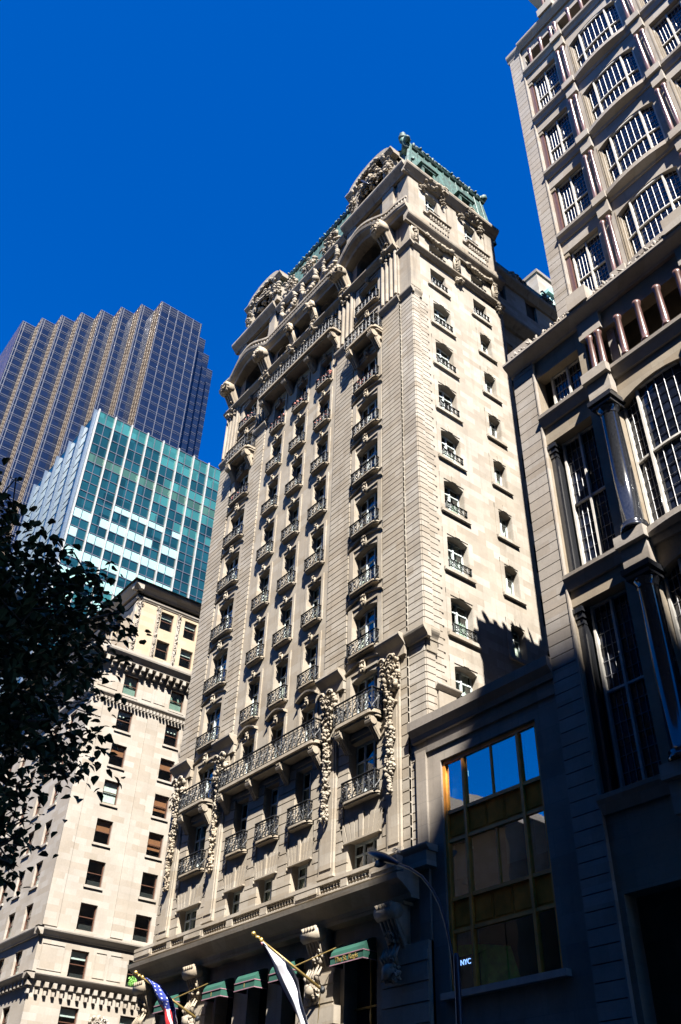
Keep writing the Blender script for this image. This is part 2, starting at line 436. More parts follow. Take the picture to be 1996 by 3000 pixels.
def railing(w, h, d, seed=1, side=True, dens=1.25, r=.024):
    """wrought iron balustrade round a balcony of depth d"""
    rg = random.Random(seed); mb = MB()
    runs = [((-w / 2, -d), (w / 2, -d))]
    if side: runs += [((-w / 2, 0), (-w / 2, -d)), ((w / 2, -d), (w / 2, 0))]
    for (a, b) in runs:
        L = math.hypot(b[0] - a[0], b[1] - a[1])
        P = lambda s, z: (a[0] + (b[0] - a[0]) * s / L, a[1] + (b[1] - a[1]) * s / L, z)
        for z, rr in ((h, r * 2.2), (h * .84, r), (.05, r * 1.6)): mb.tube([P(0, z), P(L, z)], rr, 4)
        n = max(1, round(L / (.34 / dens)))
        for i in range(n + 1): mb.tube([P(L * i / n, 0), P(L * i / n, h)], r * 1.1, 4)
        for i in range(n):
            c = L * (i + .5) / n; hw = L / n * .45; f = 1 if i % 2 else -1
            pts = [P(c + f * hw * math.cos(t * 4.2) * (1 - .25 * t), .08 + h * .74 * t) for t in [k / 9 for k in range(10)]]
            mb.tube(pts, r, 4)
            for zc in (.28, .6):
                pts = [P(c + hw * (1 - .6 * t) * math.cos(6.28 * t * 1.2 + f), h * zc + h * .17 * (1 - .6 * t) * math.sin(6.28 * t * 1.2 + f)) for t in [k / 8 for k in range(9)]]
                mb.tube(pts, r * .9, 3)
    return mb

def make_balcony(parent, w, d, slab, h, seed, corbel=True, name='balcony', stonem=None, side=True, dens=1.0):
    mb = MB(); n = 8
    poly = [(-w / 2, .02)]
    rr = min(d * .9, .3)
    for i in range(5):
        a = math.pi + i * math.pi / 8; poly.append((-w / 2 + rr + rr * math.cos(a), -d + rr + rr * math.sin(a)))
    for i in range(5):
        a = 1.5 * math.pi + i * math.pi / 8; poly.append((w / 2 - rr + rr * math.cos(a), -d + rr + rr * math.sin(a)))
    poly.append((w / 2, .02))
    mb.prism(poly, -slab * .55, 0, lambda p, q, t: (p, q, t))
    mb.prism([(p * .97, q * .8) for p, q in poly], -slab, -slab * .56, lambda p, q, t: (p, q, t))
    if corbel:
        mb.prism([(p * .93, q * .45) for p, q in poly], -slab * 1.3, -slab * 1.01, lambda p, q, t: (p, q, t))
    o = mb.build(name, stonem or M['carve'], parent, world=False)
    railing(w - .08, h, d - .05, seed, side, dens).build('railing', M['iron'], o, world=False)
    return o

# ------------------------------------------------------------------ setting
g = MB(); g.box(-900, 700, -700, 900, -.6, -.15); tag(g.build('ground', M['pave']), kind='structure')
g = MB(); g.box(-700, 500, -21.5, -4.2, -.3, 0); tag(g.build('avenue_road', M['asphalt']), kind='structure')
g = MB(); g.box(-36, -21.2, -.1, 120, -.3, 0.0); tag(g.build('side_street_road', M['asphalt']), kind='structure')
for nm, y0, y1 in (('far_pavement', -4.2, 400), ('near_pavement', -60, -21.5)):
    g = MB(); g.box(-20.9 if nm[0] == 'f' else -700, 500, y0, y1, -.29, .14); tag(g.build(nm, M['pave']), kind='structure')
g = MB(); g.box(-700, -36.2, -4.2, 400, -.29, .14); tag(g.build('north_pavement', M['pave']), kind='structure')
g = MB()
for i in range(60): g.box(-300 + i * 9, -297 + i * 9, -13.0, -12.85, .002, .006)
tag(g.build('lane_marking', M['white']), kind='structure')

# ================================================================== HOTEL
hotel = empty('hotel_building', (-10.4, 4, 0))
tag(hotel, 'tall cream stone hotel with iron balconies, carved garlands and a green copper roof', 'hotel')
F = Fm(); V = Vm(0, 0)
ZB = [22.55 + 3.52 * k for k in range(7)]           # balcony slab tops
BX = {'A': (-3.93, 1.87), 'B': (-8.2, 1.22), 'C': (-10.8, 1.22), 'D': (-13.4, 1.22), 'E': (-17.55, 1.8)}
holes = []
winspec = []      # (bay, x, z, w, h, kind)
for bname, (x, w) in BX.items():
    wide = bname in 'AE'
    holes.append((x - w / 2, x + w / 2, 12.45, 14.1)); winspec.append((wide, x, 12.45, w, 1.65, 'low', 0))
    holes.append((x - w / 2, x + w / 2, 15.72, 18.35)); winspec.append((wide, x, 15.72, w, 2.63, 'mid', 0))
    holes.append((x - w / 2, x + w / 2, 19.1, 21.5, .18 if wide else .08)); winspec.append((wide, x, 19.1, w, 2.4, 'std', 0))
    for k in range(8):
        z = 22.57 + 3.52 * k
        holes.append((x - w / 2, x + w / 2, z, z + 2.5, .22 if wide else .1)); winspec.append((wide, x, z, w, 2.5, 'std', k))
mb = MB(); wall(mb, -20.8, -1.0, 11.3, 50.3, holes, .4, F)
# bay surrounds
for bname, (x, w) in BX.items():
    for k in range(9):
        z = (19.1 if k == 0 else 22.57 + 3.52 * (k - 1))
        b = .34 if bname in 'AE' else .2
        top = z + (2.4 if k == 0 else 2.5)
        for s in (-1, 1):
            a0 = x + s * (w / 2 + .02); a1 = x + s * (w / 2 + b)
            block(mb, F, min(a0, a1), max(a0, a1), -.06, .02, z - .1, top + .12)
        block(mb, F, x - w / 2 - b, x + w / 2 + b, -.06, .02, top + .125, top + .24)
mb.build('front_wall', M['front'], hotel)
# strips of rustication
mb = MB()
strips = [(-2.56, -1.0), (-6.95, -5.3), (-16.3, -15.05), (-20.8, -19.0)]
for (a, b) in strips: courses(mb, F, a, b, 22.25, 45.2, .335, .07, .05); mb.cut()
allh = [(h[0] - .02, h[1] + .02, h[2], h[3]) for h in holes if h[3] < 18.6]
pil = [(-2.28, -1.45), (-6.67, -5.67), (-15.86, -14.96), (-20.2, -19.26)]
lowh = allh + [(a - .05, b + .05, 12.9, 22) for a, b in pil]
keyz = [(x - w / 2 - .35, x + w / 2 + .35, 14.1, 15.3) for x, w in BX.values()]
courses(mb, F, -20.8, -1.0, 12.4, 18.7, .47, .07, .05, lowh + keyz)
for (a, b) in [(-2.56, -1.0), (-6.95, -5.3), (-16.3, -14.6), (-20.8, -19.0)]: courses(mb, F, a, b, 18.72, 21.6, .47, .07, .05, lowh)
mb.build('rustication', M['front'], hotel)
# corner strip and side wall, with its jogs
mb = MB()
courses(mb, Fm(0, .1), -1.0, 0, 12.3, 45.2, .335, .05, .05)
wall(mb, -1.02, 0, 11.3, 58, [], .1, Fm(0, .1))
mb.quad((-1.0, -.07, 11.3), (-1.0, .1, 11.3), (-1.0, .1, 45.2), (-1.0, -.07, 45.2))
mb.build('corner_strip', M['side'], hotel)
vh = []; vwin = []
for k in range(-2, 8):
    zt = 21.03 + 3.51 * k
    vh.append((1.83, 3.2, zt - 2.0, zt, .16)); vwin.append((2.515, zt - 2.0, 1.37, 2.0, 1))
    if k > -1: vh.append((5.74, 6.7, zt - 1.75, zt, .1)); vwin.append((6.22, zt - 1.75, .96, 1.75, 0))
for zt, hh in ((48.75, 1.6), (51.25, 1.4)):
    vh.append((1.75, 3.0, zt - hh, zt)); vwin.append((2.375, zt - hh, 1.25, hh, 2))
    vh.append((5.45, 6.6, zt - hh, zt)); vwin.append((6.02, zt - hh, 1.15, hh, 2))
for u in (2.2, 5.8):
    vh.append((u - .55, u + .55, 54.6, 57.0, .15)); vwin.append((u, 54.6, 1.1, 2.4, 3))
mb = MB(); Vs = Vm(-.06, 0)
wall(mb, .1, 8.25, 0, 58, vh, .42, Vs)
mb.quad((-.06, 8.25, 0), (-2.2, 8.25, 0), (-2.2, 8.25, 58), (-.06, 8.25, 58))
wall(mb, 8.25, 26, 0, 58.4, [(10.4 + 3.4 * i, 11.6 + 3.4 * i, 17 + 3.5 * k, 19 + 3.5 * k) for i in range(4) for k in range(12)], .4, Vm(-2.2, 0))
mb.build('side_wall', M['side'], hotel)
mb = MB()
z = 12.3; i = 0
while z < 45.1:
    block(mb, V, .1, .62, -.05, .08, z, z + .285); block(mb, Vs, .621, 1.2 + (.12 if i % 2 else 0), -.045, .02, z, z + .285); z += .335; i += 1
mb.build('corner_quoins', M['side'], hotel)
mb = MB()
for (u, z, w, h, kd) in vwin:
    mb.cut()
    if kd < 2:
        for s in (-1, 1): block(mb, Vs, min(u + s * (w / 2 + .02), u + s * (w / 2 + .3)), max(u + s * (w / 2 + .02), u + s * (w / 2 + .3)), -.03, .01, z - .2, z + h + .3)
        block(mb, Vs, u - w / 2 - .3, u + w / 2 + .3, -.032, .01, z + h + .02, z + h + .3)
        block(mb, Vs, u - .16, u + .16, -.07, .01, z + h + .03, z + h + .42)
    block(mb, Vs, u - w / 2 - .3, u + w / 2 + .3, -.14, .01, z - .22, z - .04)
mb.build('window_surround', M['side'], hotel)
# body block behind so that no light leaks through
mb = MB(); mb.box(-20.7, -2.4, 1.7, 25.5, 0, 57.9); mb.box(-2.35, -1.2, 1.6, 8.1, 0, 57.8); mb.build('inner_core', M['dark'], hotel)
# left return wall (faces the cross street)
mb = MB(); mb.quad((-20.8, 0, 0), (-20.8, 26, 0), (-20.8, 26, 57), (-20.8, 0, 57)); mb.build('far_side_wall', M['front'], hotel)

# windows from prototypes
proto = {}
def place(key, maker, loc, rz=0.0):
    """first use builds the part in place, later uses copy it"""
    L = (loc[0] - hotel.location[0], loc[1] - hotel.location[1], loc[2])
    if key not in proto:
        o = maker(); o.location = L; o.rotation_euler = (0, 0, rz); proto[key] = o; return o
    return copy_tree(proto[key], hotel, L, rz)
curts = [(M['curtain'], [(0, .32), (.68, 1)], .9), (M['curtaing'], [(0, .4), (.6, 1)], .95), (M['curtain'], [(0.05, .95)], .55), (M['curtaing'], [(.5, 1)], .9), None, (M['blindwhite'], [(.06, .94)], .98), (M['curtain'], [(0, .25)], .7)]
rg = random.Random(11)
for (wide, x, z, w, h, kd, k) in winspec:
    c = rg.randrange(7)
    place(('w', wide, kd, c, round(w, 2)), lambda: make_window(hotel, w, h, 0, .4, 3 if wide else 2, .68, M['frame'], curts[c]), (x, 0, z))
for (u, z, w, h, kd) in vwin:
    c = rg.randrange(7)
    place(('v', kd, c, round(w, 2), round(h, 2)), lambda: make_window(hotel, w, h, 0, .42, 2, .7, M['frame'], curts[c]), (-.06, u, z), math.pi / 2)
    if kd in (1, 2, 3): place(('vb', kd), lambda: railing(w + .02, .42, .1, 5, True, 1.3, .018).build('window_guard', M['iron'], hotel, world=False), (-.02, u, z + .02), math.pi / 2)
# balconies
for bname, (x, w) in BX.items():
    wide = bname in 'AE'
    for k in range(7):
        z = ZB[k]
        if wide and k == 6: continue
        place(('b', wide), lambda: make_balcony(hotel, w + .3, .32, .13, .72, 4, False), (x, 0, z))
    place(('b2', wide), lambda: make_balcony(hotel, w + .42, .36, .15, .85, 9, False), (x, 0, 15.7))
    if wide: place(('b7', wide), lambda: make_balcony(hotel, w + .3, .32, .14, .7, 5, False), (x, 0, 47.2))
    if wide:
        place(('bb', wide), lambda: make_balcony(hotel, 2.75, .72, .26, 1.0, 12, False, 'great_balcony'), (x, 0, 19.08))
        place(('ub', wide), lambda: make_balcony(hotel, 2.85, .8, .3, 1.0, 13, False, 'great_balcony'), (x, 0, 43.9))
make_balcony(hotel, 8.3, .72, .26, 1.0, 14, False, 'long_balcony').location = (-10.8 + 10.4, -4, 19.08)
make_balcony(hotel, 8.6, .95, .32, 1.0, 15, False, 'long_balcony').location = (-10.85 + 10.4, -4, 47.3)
# flower boxes with red and white flowers on the upper balconies
fl = MB(); rgf = random.Random(4)
M['flower'] = plain('red_white_flowers', (.4, .15, .12), rough=.8, var=.7, scale=7)
for (x, z) in ((-3.93, 40.15), (-8.2, 43.67), (-10.8, 43.67), (-8.2, 40.15), (-17.55, 47.2), (-13.4, 43.67), (-17.55, 40.15)):
    fl.cut()
    for i in range(26): fl.blob((x + rgf.uniform(-.75, .75), -.2 + rgf.uniform(-.08, .1), z + .25 + rgf.uniform(0, .5)), rgf.uniform(.05, .09), rgf)
fl.build('flower_box', M['flower'], hotel, smooth=True)

# big balcony consoles, keystones, hoods
mb = MB()
for x in (-2.9, -4.96, -16.5, -18.6): console(mb, F, x, 18.8, .9, .34, .6, 3); mb.cut(); console(mb, F, x, 43.58, 1.2, .4, .7, 3); mb.cut()
for x in (-6.95, -9.5, -12.1, -14.65): console(mb, F, x, 18.8, .9, .34, .6, 3); mb.cut()
for x in (-6.9, -9.5, -12.1, -14.8): console(mb, F, x, 46.95, 1.0, .36, .75, 3); mb.cut()
mb.build('console_bracket', M['carve'], hotel, smooth=False)
mb = MB()
for bname, (x, w) in BX.items():
    wide = bname in 'AE'
    for k in range(9):
        top = (21.5 if k == 0 else 22.57 + 3.52 * (k - 1) + 2.5); mb.cut()
        if wide:
            W = 2.75; n = 12
            pts = [(-W / 2 + W * i / n, top + .28 + .34 * (1 - (2 * i / n - 1) ** 2)) for i in range(n + 1)]
            for i in range(n):
                (a, za), (b_, zb) = pts[i], pts[i + 1]
                mb.prism([(0.02, 0), (-.13, .01), (-.15, .06), (.02, .07)], 0, 1, lambda p, q, t: (x + (a if t == 0 else b_), p, (za if t == 0 else zb) + q))
        elif k == 0:
            for i in range(8):
                t0, t1 = i / 8, (i + 1) / 8; A, B = x - .8 + 1.6 * t0, x - .8 + 1.6 * t1; fz = lambda t: top + .3 + .3 * math.sin(math.pi * t)
                mb.prism([(0.02, 0), (-.25, .02), (-.27, .1), (.02, .14)], 0, 1, lambda p, q, t: ((A if t == 0 else B), p, fz(t0 if t == 0 else t1) + q))
mb.build('window_hood', M['carve'], hotel)
# keystones: one carved piece per window, copied
def keystone(s):
    mb = MB(); mb.prism([(-.1 * s, 0), (.1 * s, 0), (.15 * s, .55 * s), (-.15 * s, .55 * s)], -.14, .02, lambda p, q, t: (p, t, q))
    for i in range(9): mb.blob((rnd.uniform(-.12, .12) * s, -.2, rnd.uniform(.05, .55) * s), .075 * s)
    scroll(mb, F, -.1 * s, -.17, .5 * s, .1, .1, 1.2, 8, 1, .035); scroll(mb, F, .1 * s, -.17, .5 * s, .1, .1, 1.2, 8, -1, .035)
    return mb.build('keystone', M['carve'], hotel, smooth=True, world=False)
for bname, (x, w) in BX.items():
    wide = bname in 'AE'
    for k in range(9):
        top = (21.5 if k == 0 else 22.57 + 3.52 * (k - 1) + 2.5)
        place(('key', wide), lambda: keystone(1.0 if wide else .62), (x, 0, top - .05))
# flat voussoir heads of the lowest windows
mb = MB()
for x, w in BX.values():
    mb.cut(); n = 9; W = w + .5
    for i in range(n):
        a = -W / 2 + W * i / n + .02; b = -W / 2 + W * (i + 1) / n - .02; t = (a + b) / W
        lift = .28 * (1 - abs(t)) + .75; sk = 1.28
        pr = .07 + (.06 if i == n // 2 else 0)
        mb.prism([(a, 14.12), (b, 14.12), (b * sk, 14.12 + lift), (a * sk, 14.12 + lift)], -pr, .02, lambda p, q, t2, x=x: (x + p, t2, q))
    block(mb, F, x - W / 2, x + W / 2, -.14, .02, 14.05, 14.115)
mb.build('flat_arch', M['front'], hotel)
# garland pilasters
mb = MB()
for (a, b) in pil:
    block(mb, F, a, b, -.16, .02, 13.1, 21.5); block(mb, F, a + .12, b - .12, -.2, -.155, 13.3, 19.2)
    block(mb, F, a - .06, b + .06, -.22, .02, 12.95, 13.1); mb.cut()
mb.build('garland_pilaster', M['front'], hotel); mb = MB()
for (a, b) in ((-2.62, -.98), (-7.0, -5.25), (-16.35, -14.55), (-20.85, -18.95)):
    moulding(mb, F, a, b, cyma(21.62, 22.15, .2, .55))
    block(mb, F, a + .03, b - .03, -.2, .02, 21.2, 21.615); mb.cut()
moulding(mb, Fm(0, .1), -.98, .35, cyma(21.55, 22.1, .15, .4)); moulding(mb, V, .02, .7, cyma(21.55, 22.1, .15, .33))
for k in range(9): block(mb, V, .1 + .07 * k, .14 + .07 * k, -.12, .02, 21.0, 21.5)
mb.build('pilaster_cap', M['front'], hotel)
mb = MB()
for i, (a, b) in enumerate(pil):
    u = (a + b) / 2; T = Fm(0, -.18)
    carving(mb, T, u, 20.4, 1.1, 1.9, .4, 90, 20 + i, .115)
    drop(mb, T, u, 15.2, 19.6, .62, .26, 30 + i, .085)
    for s in (-1, 1): scroll(mb, T, u + s * .28, -.3, 21.0, .26, .2, 1.5, 14, s, .07)
    mb.cut()
mb.build('carved_garland', M['carve'], hotel, smooth=True)
# corner bracket ornament on the side
mb = MB(); moulding(mb, V, .5, 1.9, cyma(19.35, 19.6, .1, .25)); block(mb, V, .7, 1.7, -.08, .02, 18.5, 19.3); mb.build('side_panel', M['side'], hotel)

# ---- base: cornice, balustrade, piers, awnings
mb = MB()
prof = [(.05, 11.05), (-.5, 11.05), (-.55, 11.2), (-.95, 11.5), (-1.15, 11.6), (-1.2, 11.78), (-.85, 11.86), (-.85, 11.96), (.05, 11.96)]
moulding(mb, F, -20.95, -.55, prof)
moulding(mb, F, -20.8, -1.0, [(.05, 10.9), (-.45, 10.93), (-.5, 11.03), (.05, 11.03)])
mb.prism([(p, q) for p, q in prof], 0, 1.1, lambda p, q, t: (-.55 - p * .5, -.0 + t, q))
mb.build('base_cornice', M['front'], hotel)
mb = MB()
block(mb, F, -20.9, -.8, -.98, -.66, 12.36, 12.5); block(mb, F, -20.9, -.8, -.95, -.7, 11.965, 12.03)
mb.cut()
posts = [(-20.9, -19.1), (-17.6, -17.2), (-16.0, -14.3), (-12.3, -11.8), (-9.65, -9.15), (-7.15, -5.45), (-4.1, -3.7), (-2.35, -.8)]
for a, b in posts:
    mb.cut(); block(mb, F, a, b, -.96, -.69, 12.035, 12.355)
    if b - a > 1: block(mb, F, a + .15, b - .15, -1.0, -.955, 12.1, 12.3)
mb.build('balustrade_post', M['front'], hotel); mb = MB()
for (a, b) in zip([p[1] for p in posts[:-1]], [p[0] for p in posts[1:]]): balusters(mb, F, a, b, 12.035, 12.355, -.83, .2, .085); mb.cut()
mb.build('baluster_row', M['front'], hotel)
mb = MB()
block(mb, F, -1.3, .3, -.5, .4, 12.0, 12.5); moulding(mb, F, -1.35, .4, cyma(12.5, 12.75, .45, .6)); carving(mb, F, -1.1, 12.75, .5, .3, .7, 10, 77, .12)
mb.build('corner_block', M['side'], hotel)
bh = [(-4.95, -3.05, 4.5, 10.0), (-9.0, -7.5, 4.5, 10.0), (-11.55, -10.05, 4.5, 10.0), (-14.1, -12.65, 4.5, 10.0), (-18.5, -16.6, 4.5, 10.0),
      (-4.95, -3.05, 0.2, 3.8), (-9.0, -7.5, .2, 3.8), (-11.55, -10.05, .2, 3.8), (-14.1, -12.65, .2, 3.8), (-18.5, -16.6, .2, 3.8)]
mb = MB(); wall(mb, -20.8, 0, 0, 11.3, bh, .8, Fm(0, 0))
for (a, b) in ((-20.8, -19.1), (-16.15, -14.35), (-7.0, -5.2), (-2.4, 0)): courses(mb, Fm(0, -.28), a, b, .3, 9.3, .62, .06, .06); block(mb, F, a, b, -.28, .02, 0, 9.6)
for (a, b) in ((-16.25, -13.9), (-7.1, -4.75)): block(mb, F, a, b, -.62, -.3, 7.55, 8.15)
mb.build('base_wall', M['front'], hotel)
mb = MB()
for a, b, c, d in bh: block(mb, F, a, b, .62, .66, c, d); mb.cut()
mb.build('base_window_glass', M['rbglass'], hotel)
mb = MB()
for a, b, c, d in bh[:5]:
    m_ = (a + b) / 2; block(mb, F, m_ - .03, m_ + .03, .5, .6, c, d); block(mb, F, a, b, .5, .6, 8.1, 8.16); mb.cut()
mb.build('brass_glazing_bars', M['brasspole'], hotel)
for i, u in enumerate((-20.0, -15.25, -6.1, -1.6)):
    mb = MB(); T = Fm(0, -.1)
    console(mb, T, u, 10.95, 1.5, .95, .75, 5)
    carving(mb, Fm(0, -.35), u, 9.95, .8, .5, .35, 16, 50 + i, .11)
    for k in range(5): mb.tube([T(u + (k - 2) * .16, -.4, 8.9), T(u + (k - 2) * .17, -.62, 9.2), T(u + (k - 2) * .19, -.42, 9.55 + .1 * (2 - abs(k - 2)))], [.06, .1, .03], 6)
    mb.blob(T(u, -.55, 8.75), (.28, .26, .3))
    for s in (-1, 1): mb.blob(T(u + s * .2, -.62, 8.88), .1); mb.blob(T(u + s * .22, -.5, 8.55), .13)
    carving(mb, Fm(0, -.5), u, 8.7, .9, .8, .3, 26, 60 + i, .11)
    mb.build('lion_bracket', M['carve'], hotel, smooth=True)
# awnings (built in place: width differs wide/narrow)
def awning(x, w):
    p = .62; z1, z0, zv = 10.2, 9.72, 9.42
    mb = MB()
    L, Rr = x - w / 2, x + w / 2
    n = 5; pr = [(-.06 - p * math.sin(t * math.pi / 2), z0 + (z1 - z0) * math.cos(t * math.pi / 2)) for t in [i / n for i in range(n + 1)]]
    for i in range(n):
        (a, za), (b, zb) = pr[i], pr[i + 1]
        mb.quad((L, a, za), (Rr, a, za), (Rr, b, zb), (L, b, zb))
    for s in (L, Rr): mb.add([(s, a, za) for a, za in pr] + [(s, -.06, z0)], [tuple(range(n + 2))]); mb.quad((s, -.06, z0), (s, -p - .06, z0), (s, -p - .06, zv), (s, -.06, zv))
    mb.quad((L, -p - .06, z0), (Rr, -p - .06, z0), (Rr, -p - .06, zv), (L, -p - .06, zv))
    o = mb.build('awning', M['awning'], hotel)
    t = MB()
    for z in (z0 - .02, zv - .0):
        t.box(L - .015, Rr + .015, -p - .085, -p - .062, z, z + .035)
        for s in (L - .015, Rr - .005): t.box(s, s + .02, -p - .062, -.06, z, z + .035)
    t.build('trim', M['trim'], o, world=True)
    return o
def lettering(s, size, loc, mat, parent, name='lettering', rot=(math.pi / 2, 0, 0), ext=.008):
    cu = bpy.data.curves.new('t', 'FONT'); cu.body = s; cu.size = size; cu.extrude = ext; cu.align_x = 'CENTER'; cu.align_y = 'CENTER'
    to = bpy.data.objects.new('t', cu); col.objects.link(to); dg = bpy.context.evaluated_depsgraph_get()
    me = bpy.data.meshes.new_from_object(to.evaluated_get(dg)); bpy.data.objects.remove(to)
    o = bpy.data.objects.new(name, me); me.materials.clear(); me.materials.append(mat); col.objects.link(o)
    off = Vector((0, 0, 0)); p = parent
    while p is not None: off += Vector(p.location); p = p.parent
    o.location = Vector(loc) - off; o.rotation_euler = rot; adopt(o, parent); return o
for x, w in ((-3.98, 1.95), (-8.25, 1.5), (-10.8, 1.5), (-13.4, 1.5), (-17.55, 1.9)):
    o = awning(x, w)
    if w == 1.95: lettering('The St. Regis', .26, (x, -.70, 9.58), M['gold'], o)
    else:
        t = MB(); t.box(x - .02, x + .02, -.7, -.69, 9.5, 9.66); t.build('emblem', M['gold'], o)

# ---- upper stages
mb = MB()
for (a, b) in ((-2.6, -1.0), (-7.0, -5.3), (-16.35, -14.9), (-20.8, -19.0)):
    moulding(mb, F, a - .05, b + .05, cyma(44.95, 45.4, .1, .3))
    block(mb, F, a, b, -.12, .02, 45.7, 50.3)
    for k in range(4):
        u = a + (b - a) * (k + .5) / 4; mb.tube([F(u, -.14, 45.8), F(u, -.14, 50.2)], .11, 8)
    mb.cut()
moulding(mb, Fm(0, .1), -1.0, .16, cyma(44.95, 45.4, .08, .25)); moulding(mb, V, .1, .8, cyma(44.95, 45.4, .06, .16))
block(mb, F, -1.0, .02, .02, .2, 45.7, 58); block(mb, V, .1, .8, -.03, .07, 45.7, 58)
moulding(mb, V, .0, 8.2, cyma(49.45, 49.75, .1, .3)); moulding(mb, Fm(0, .1), -1.1, .3, cyma(49.45, 49.75, .1, .3))
# sill course
moulding(mb, F, -20.9, -1.0, cyma(50.05, 50.45, .15, .5))
mb.build('upper_pilaster', M['top'], hotel)
# loggia wall
lh = [(-5.25, -2.65, 50.5, 54.0, 1.1), (-18.85, -16.25, 50.5, 54.0, 1.1), (-9.3, -7.1, 50.5, 52.5, .35), (-11.9, -9.7, 50.5, 52.5, .35), (-14.5, -12.3, 50.5, 52.5, .35)]
mb = MB(); wall(mb, -20.8, -1.0, 50.3, 54.9, lh, 1.3, F); mb.build('loggia_wall', M['top'], hotel)
lg = MB()
for h in lh: lg.quad((h[0], 1.25, h[2]), (h[1], 1.25, h[2]), (h[1], 1.25, h[3]), (h[0], 1.25, h[3])); lg.cut()
lg.build('loggia_glass', M['rbglass'], hotel)
mb = MB()
for h in lh:
    r_ = railing(h[1] - h[0], .8, .1, 3, False); mb.merge(r_, lambda u, d, z, h=h: ((h[0] + h[1]) / 2 + u, d, 50.5 + z)); mb.cut()
mb.build('loggia_railing', M['iron'], hotel)
# frieze of small panels between long balcony and loggia
mb = MB()
for i in range(26): block(mb, F, -14.8 + i * .3, -14.62 + i * .3, -.2, .02, 49.65, 49.95)
mb.build('frieze', M['carve'], hotel); mb = MB()
for x in (-8.2, -10.8, -13.4): carving(mb, F, x, 49.75, .5, .5, .35, 10, int(-x * 10), .12); mb.cut()
mb.build('frieze_carving', M['carve'], hotel, smooth=True)
# big scroll brackets carrying the cornice
mb = MB()
for u, w, o_ in ((-1.75, .9, 1.5), (-6.15, .9, 1.5), (-15.45, .9, 1.5), (-20.0, .9, 1.5), (-9.5, .5, 1.0), (-12.1, .5, 1.0)):
    console(mb, F, u, 52.55, 2.3, w, o_ * .8, 4)
    carving(mb, F, u, 50.3, w * 1.5, 1.6, .6, 26, int(-u * 7), .17)
    carving(mb, Fm(0, -o_ * .7), u, 52.0, w * 1.2, .8, .4, 10, int(-u * 9), .17); mb.cut()
mb.build('scroll_bracket', M['carve'], hotel, smooth=True)
# main cornice: straight over the centre, bowed out over both end bays
def corn_path():
    pts = [(-21.1, -.9, 0)]
    for (c, hw) in ((-17.55, 2.7), (-3.93, 2.7)):
        seg = [(c - hw + 2 * hw * i / 16, -.85 - .3 * math.sin(math.pi * i / 16), 1.0 * math.sin(math.pi * i / 16) ** 1.5) for i in range(17)]
        pts += seg
    pts += [(-.3, -.8, 0), (.4, -.65, 0)]
    return pts
cp = corn_path()
def sweep(mb, path, prof):
    n = len(prof)
    for i in range(len(path) - 1):
        a, b = path[i], path[i + 1]
        vs = [(a[0], a[1] * s, z + a[2]) for s, z in prof] + [(b[0], b[1] * s, z + b[2]) for s, z in prof]
        mb.add(vs, [(j, (j + 1) % n, n + (j + 1) % n, n + j) for j in range(n)] + [tuple(range(n))[::-1], tuple(range(n, 2 * n))])
mb = MB()
sweep(mb, cp, [(-.05, 52.5), (.55, 52.5), (.62, 52.68), (.9, 52.85), (.95, 52.98), (1.0, 53.0), (1.04, 53.2), (-.05, 53.2)])
moulding(mb, V, -.4, 8.3, cyma(51.75, 52.45, .15, .45)); block(mb, V, -.38, 8.25, -.3, .02, 52.451, 53.0)
mb.build('main_cornice', M['top'], hotel)
mb = MB()
sweep(mb, cp, [(.7, 53.72), (.9, 53.72), (.9, 53.9), (.7, 53.9)])
for i in range(len(cp) - 1):
    a, b = cp[i], cp[i + 1]; L = math.hypot(b[0] - a[0], b[1] - a[1]); n = max(1, round(L / .26))
    for k in range(n):
        t = (k + .5) / n; mb.lathe((a[0] + (b[0] - a[0]) * t, (a[1] + (b[1] - a[1]) * t) * .8, 53.2 + a[2] + (b[2] - a[2]) * t), [(.07, 0), (.1, .18), (.05, .4), (.08, .52)], 6)
mb.cut(); balusters(mb, V, 1.4, 3.2, 53.05, 53.65, -.5, .22, .08); block(mb, V, 1.3, 3.3, -.62, -.4, 53.65, 53.8)
mb.cut(); balusters(mb, V, 4.9, 6.8, 53.05, 53.65, -.5, .22, .08); block(mb, V, 4.8, 6.9, -.62, -.4, 53.65, 53.8)
mb.build('roof_balustrade', M['top'], hotel)
# carved swags under the side cornice and console drops
mb = MB()
for (a, b) in ((1.4, 3.6), (5.0, 7.2)):
    for i in range(46):
        t = i / 45; carve_u = a + (b - a) * t; mb.blob(V(carve_u, -.15, 51.75 - .25 * math.sin(t * math.pi)), rnd.uniform(.08, .17))
    mb.cut()
for u in (.45, 4.1, 7.6):
    block(mb, V, u - .3, u + .3, -.09, .02, 50.1, 51.9); drop(mb, V, u, 50.3, 51.6, .3, .15, int(u * 10), .1); mb.cut()
for u in (4.1, 7.8): carving(mb, V, u, 49.25, .7, .5, .3, 12, int(u * 11), .13); mb.cut()
mb.build('side_swag', M['carve'], hotel, smooth=True)
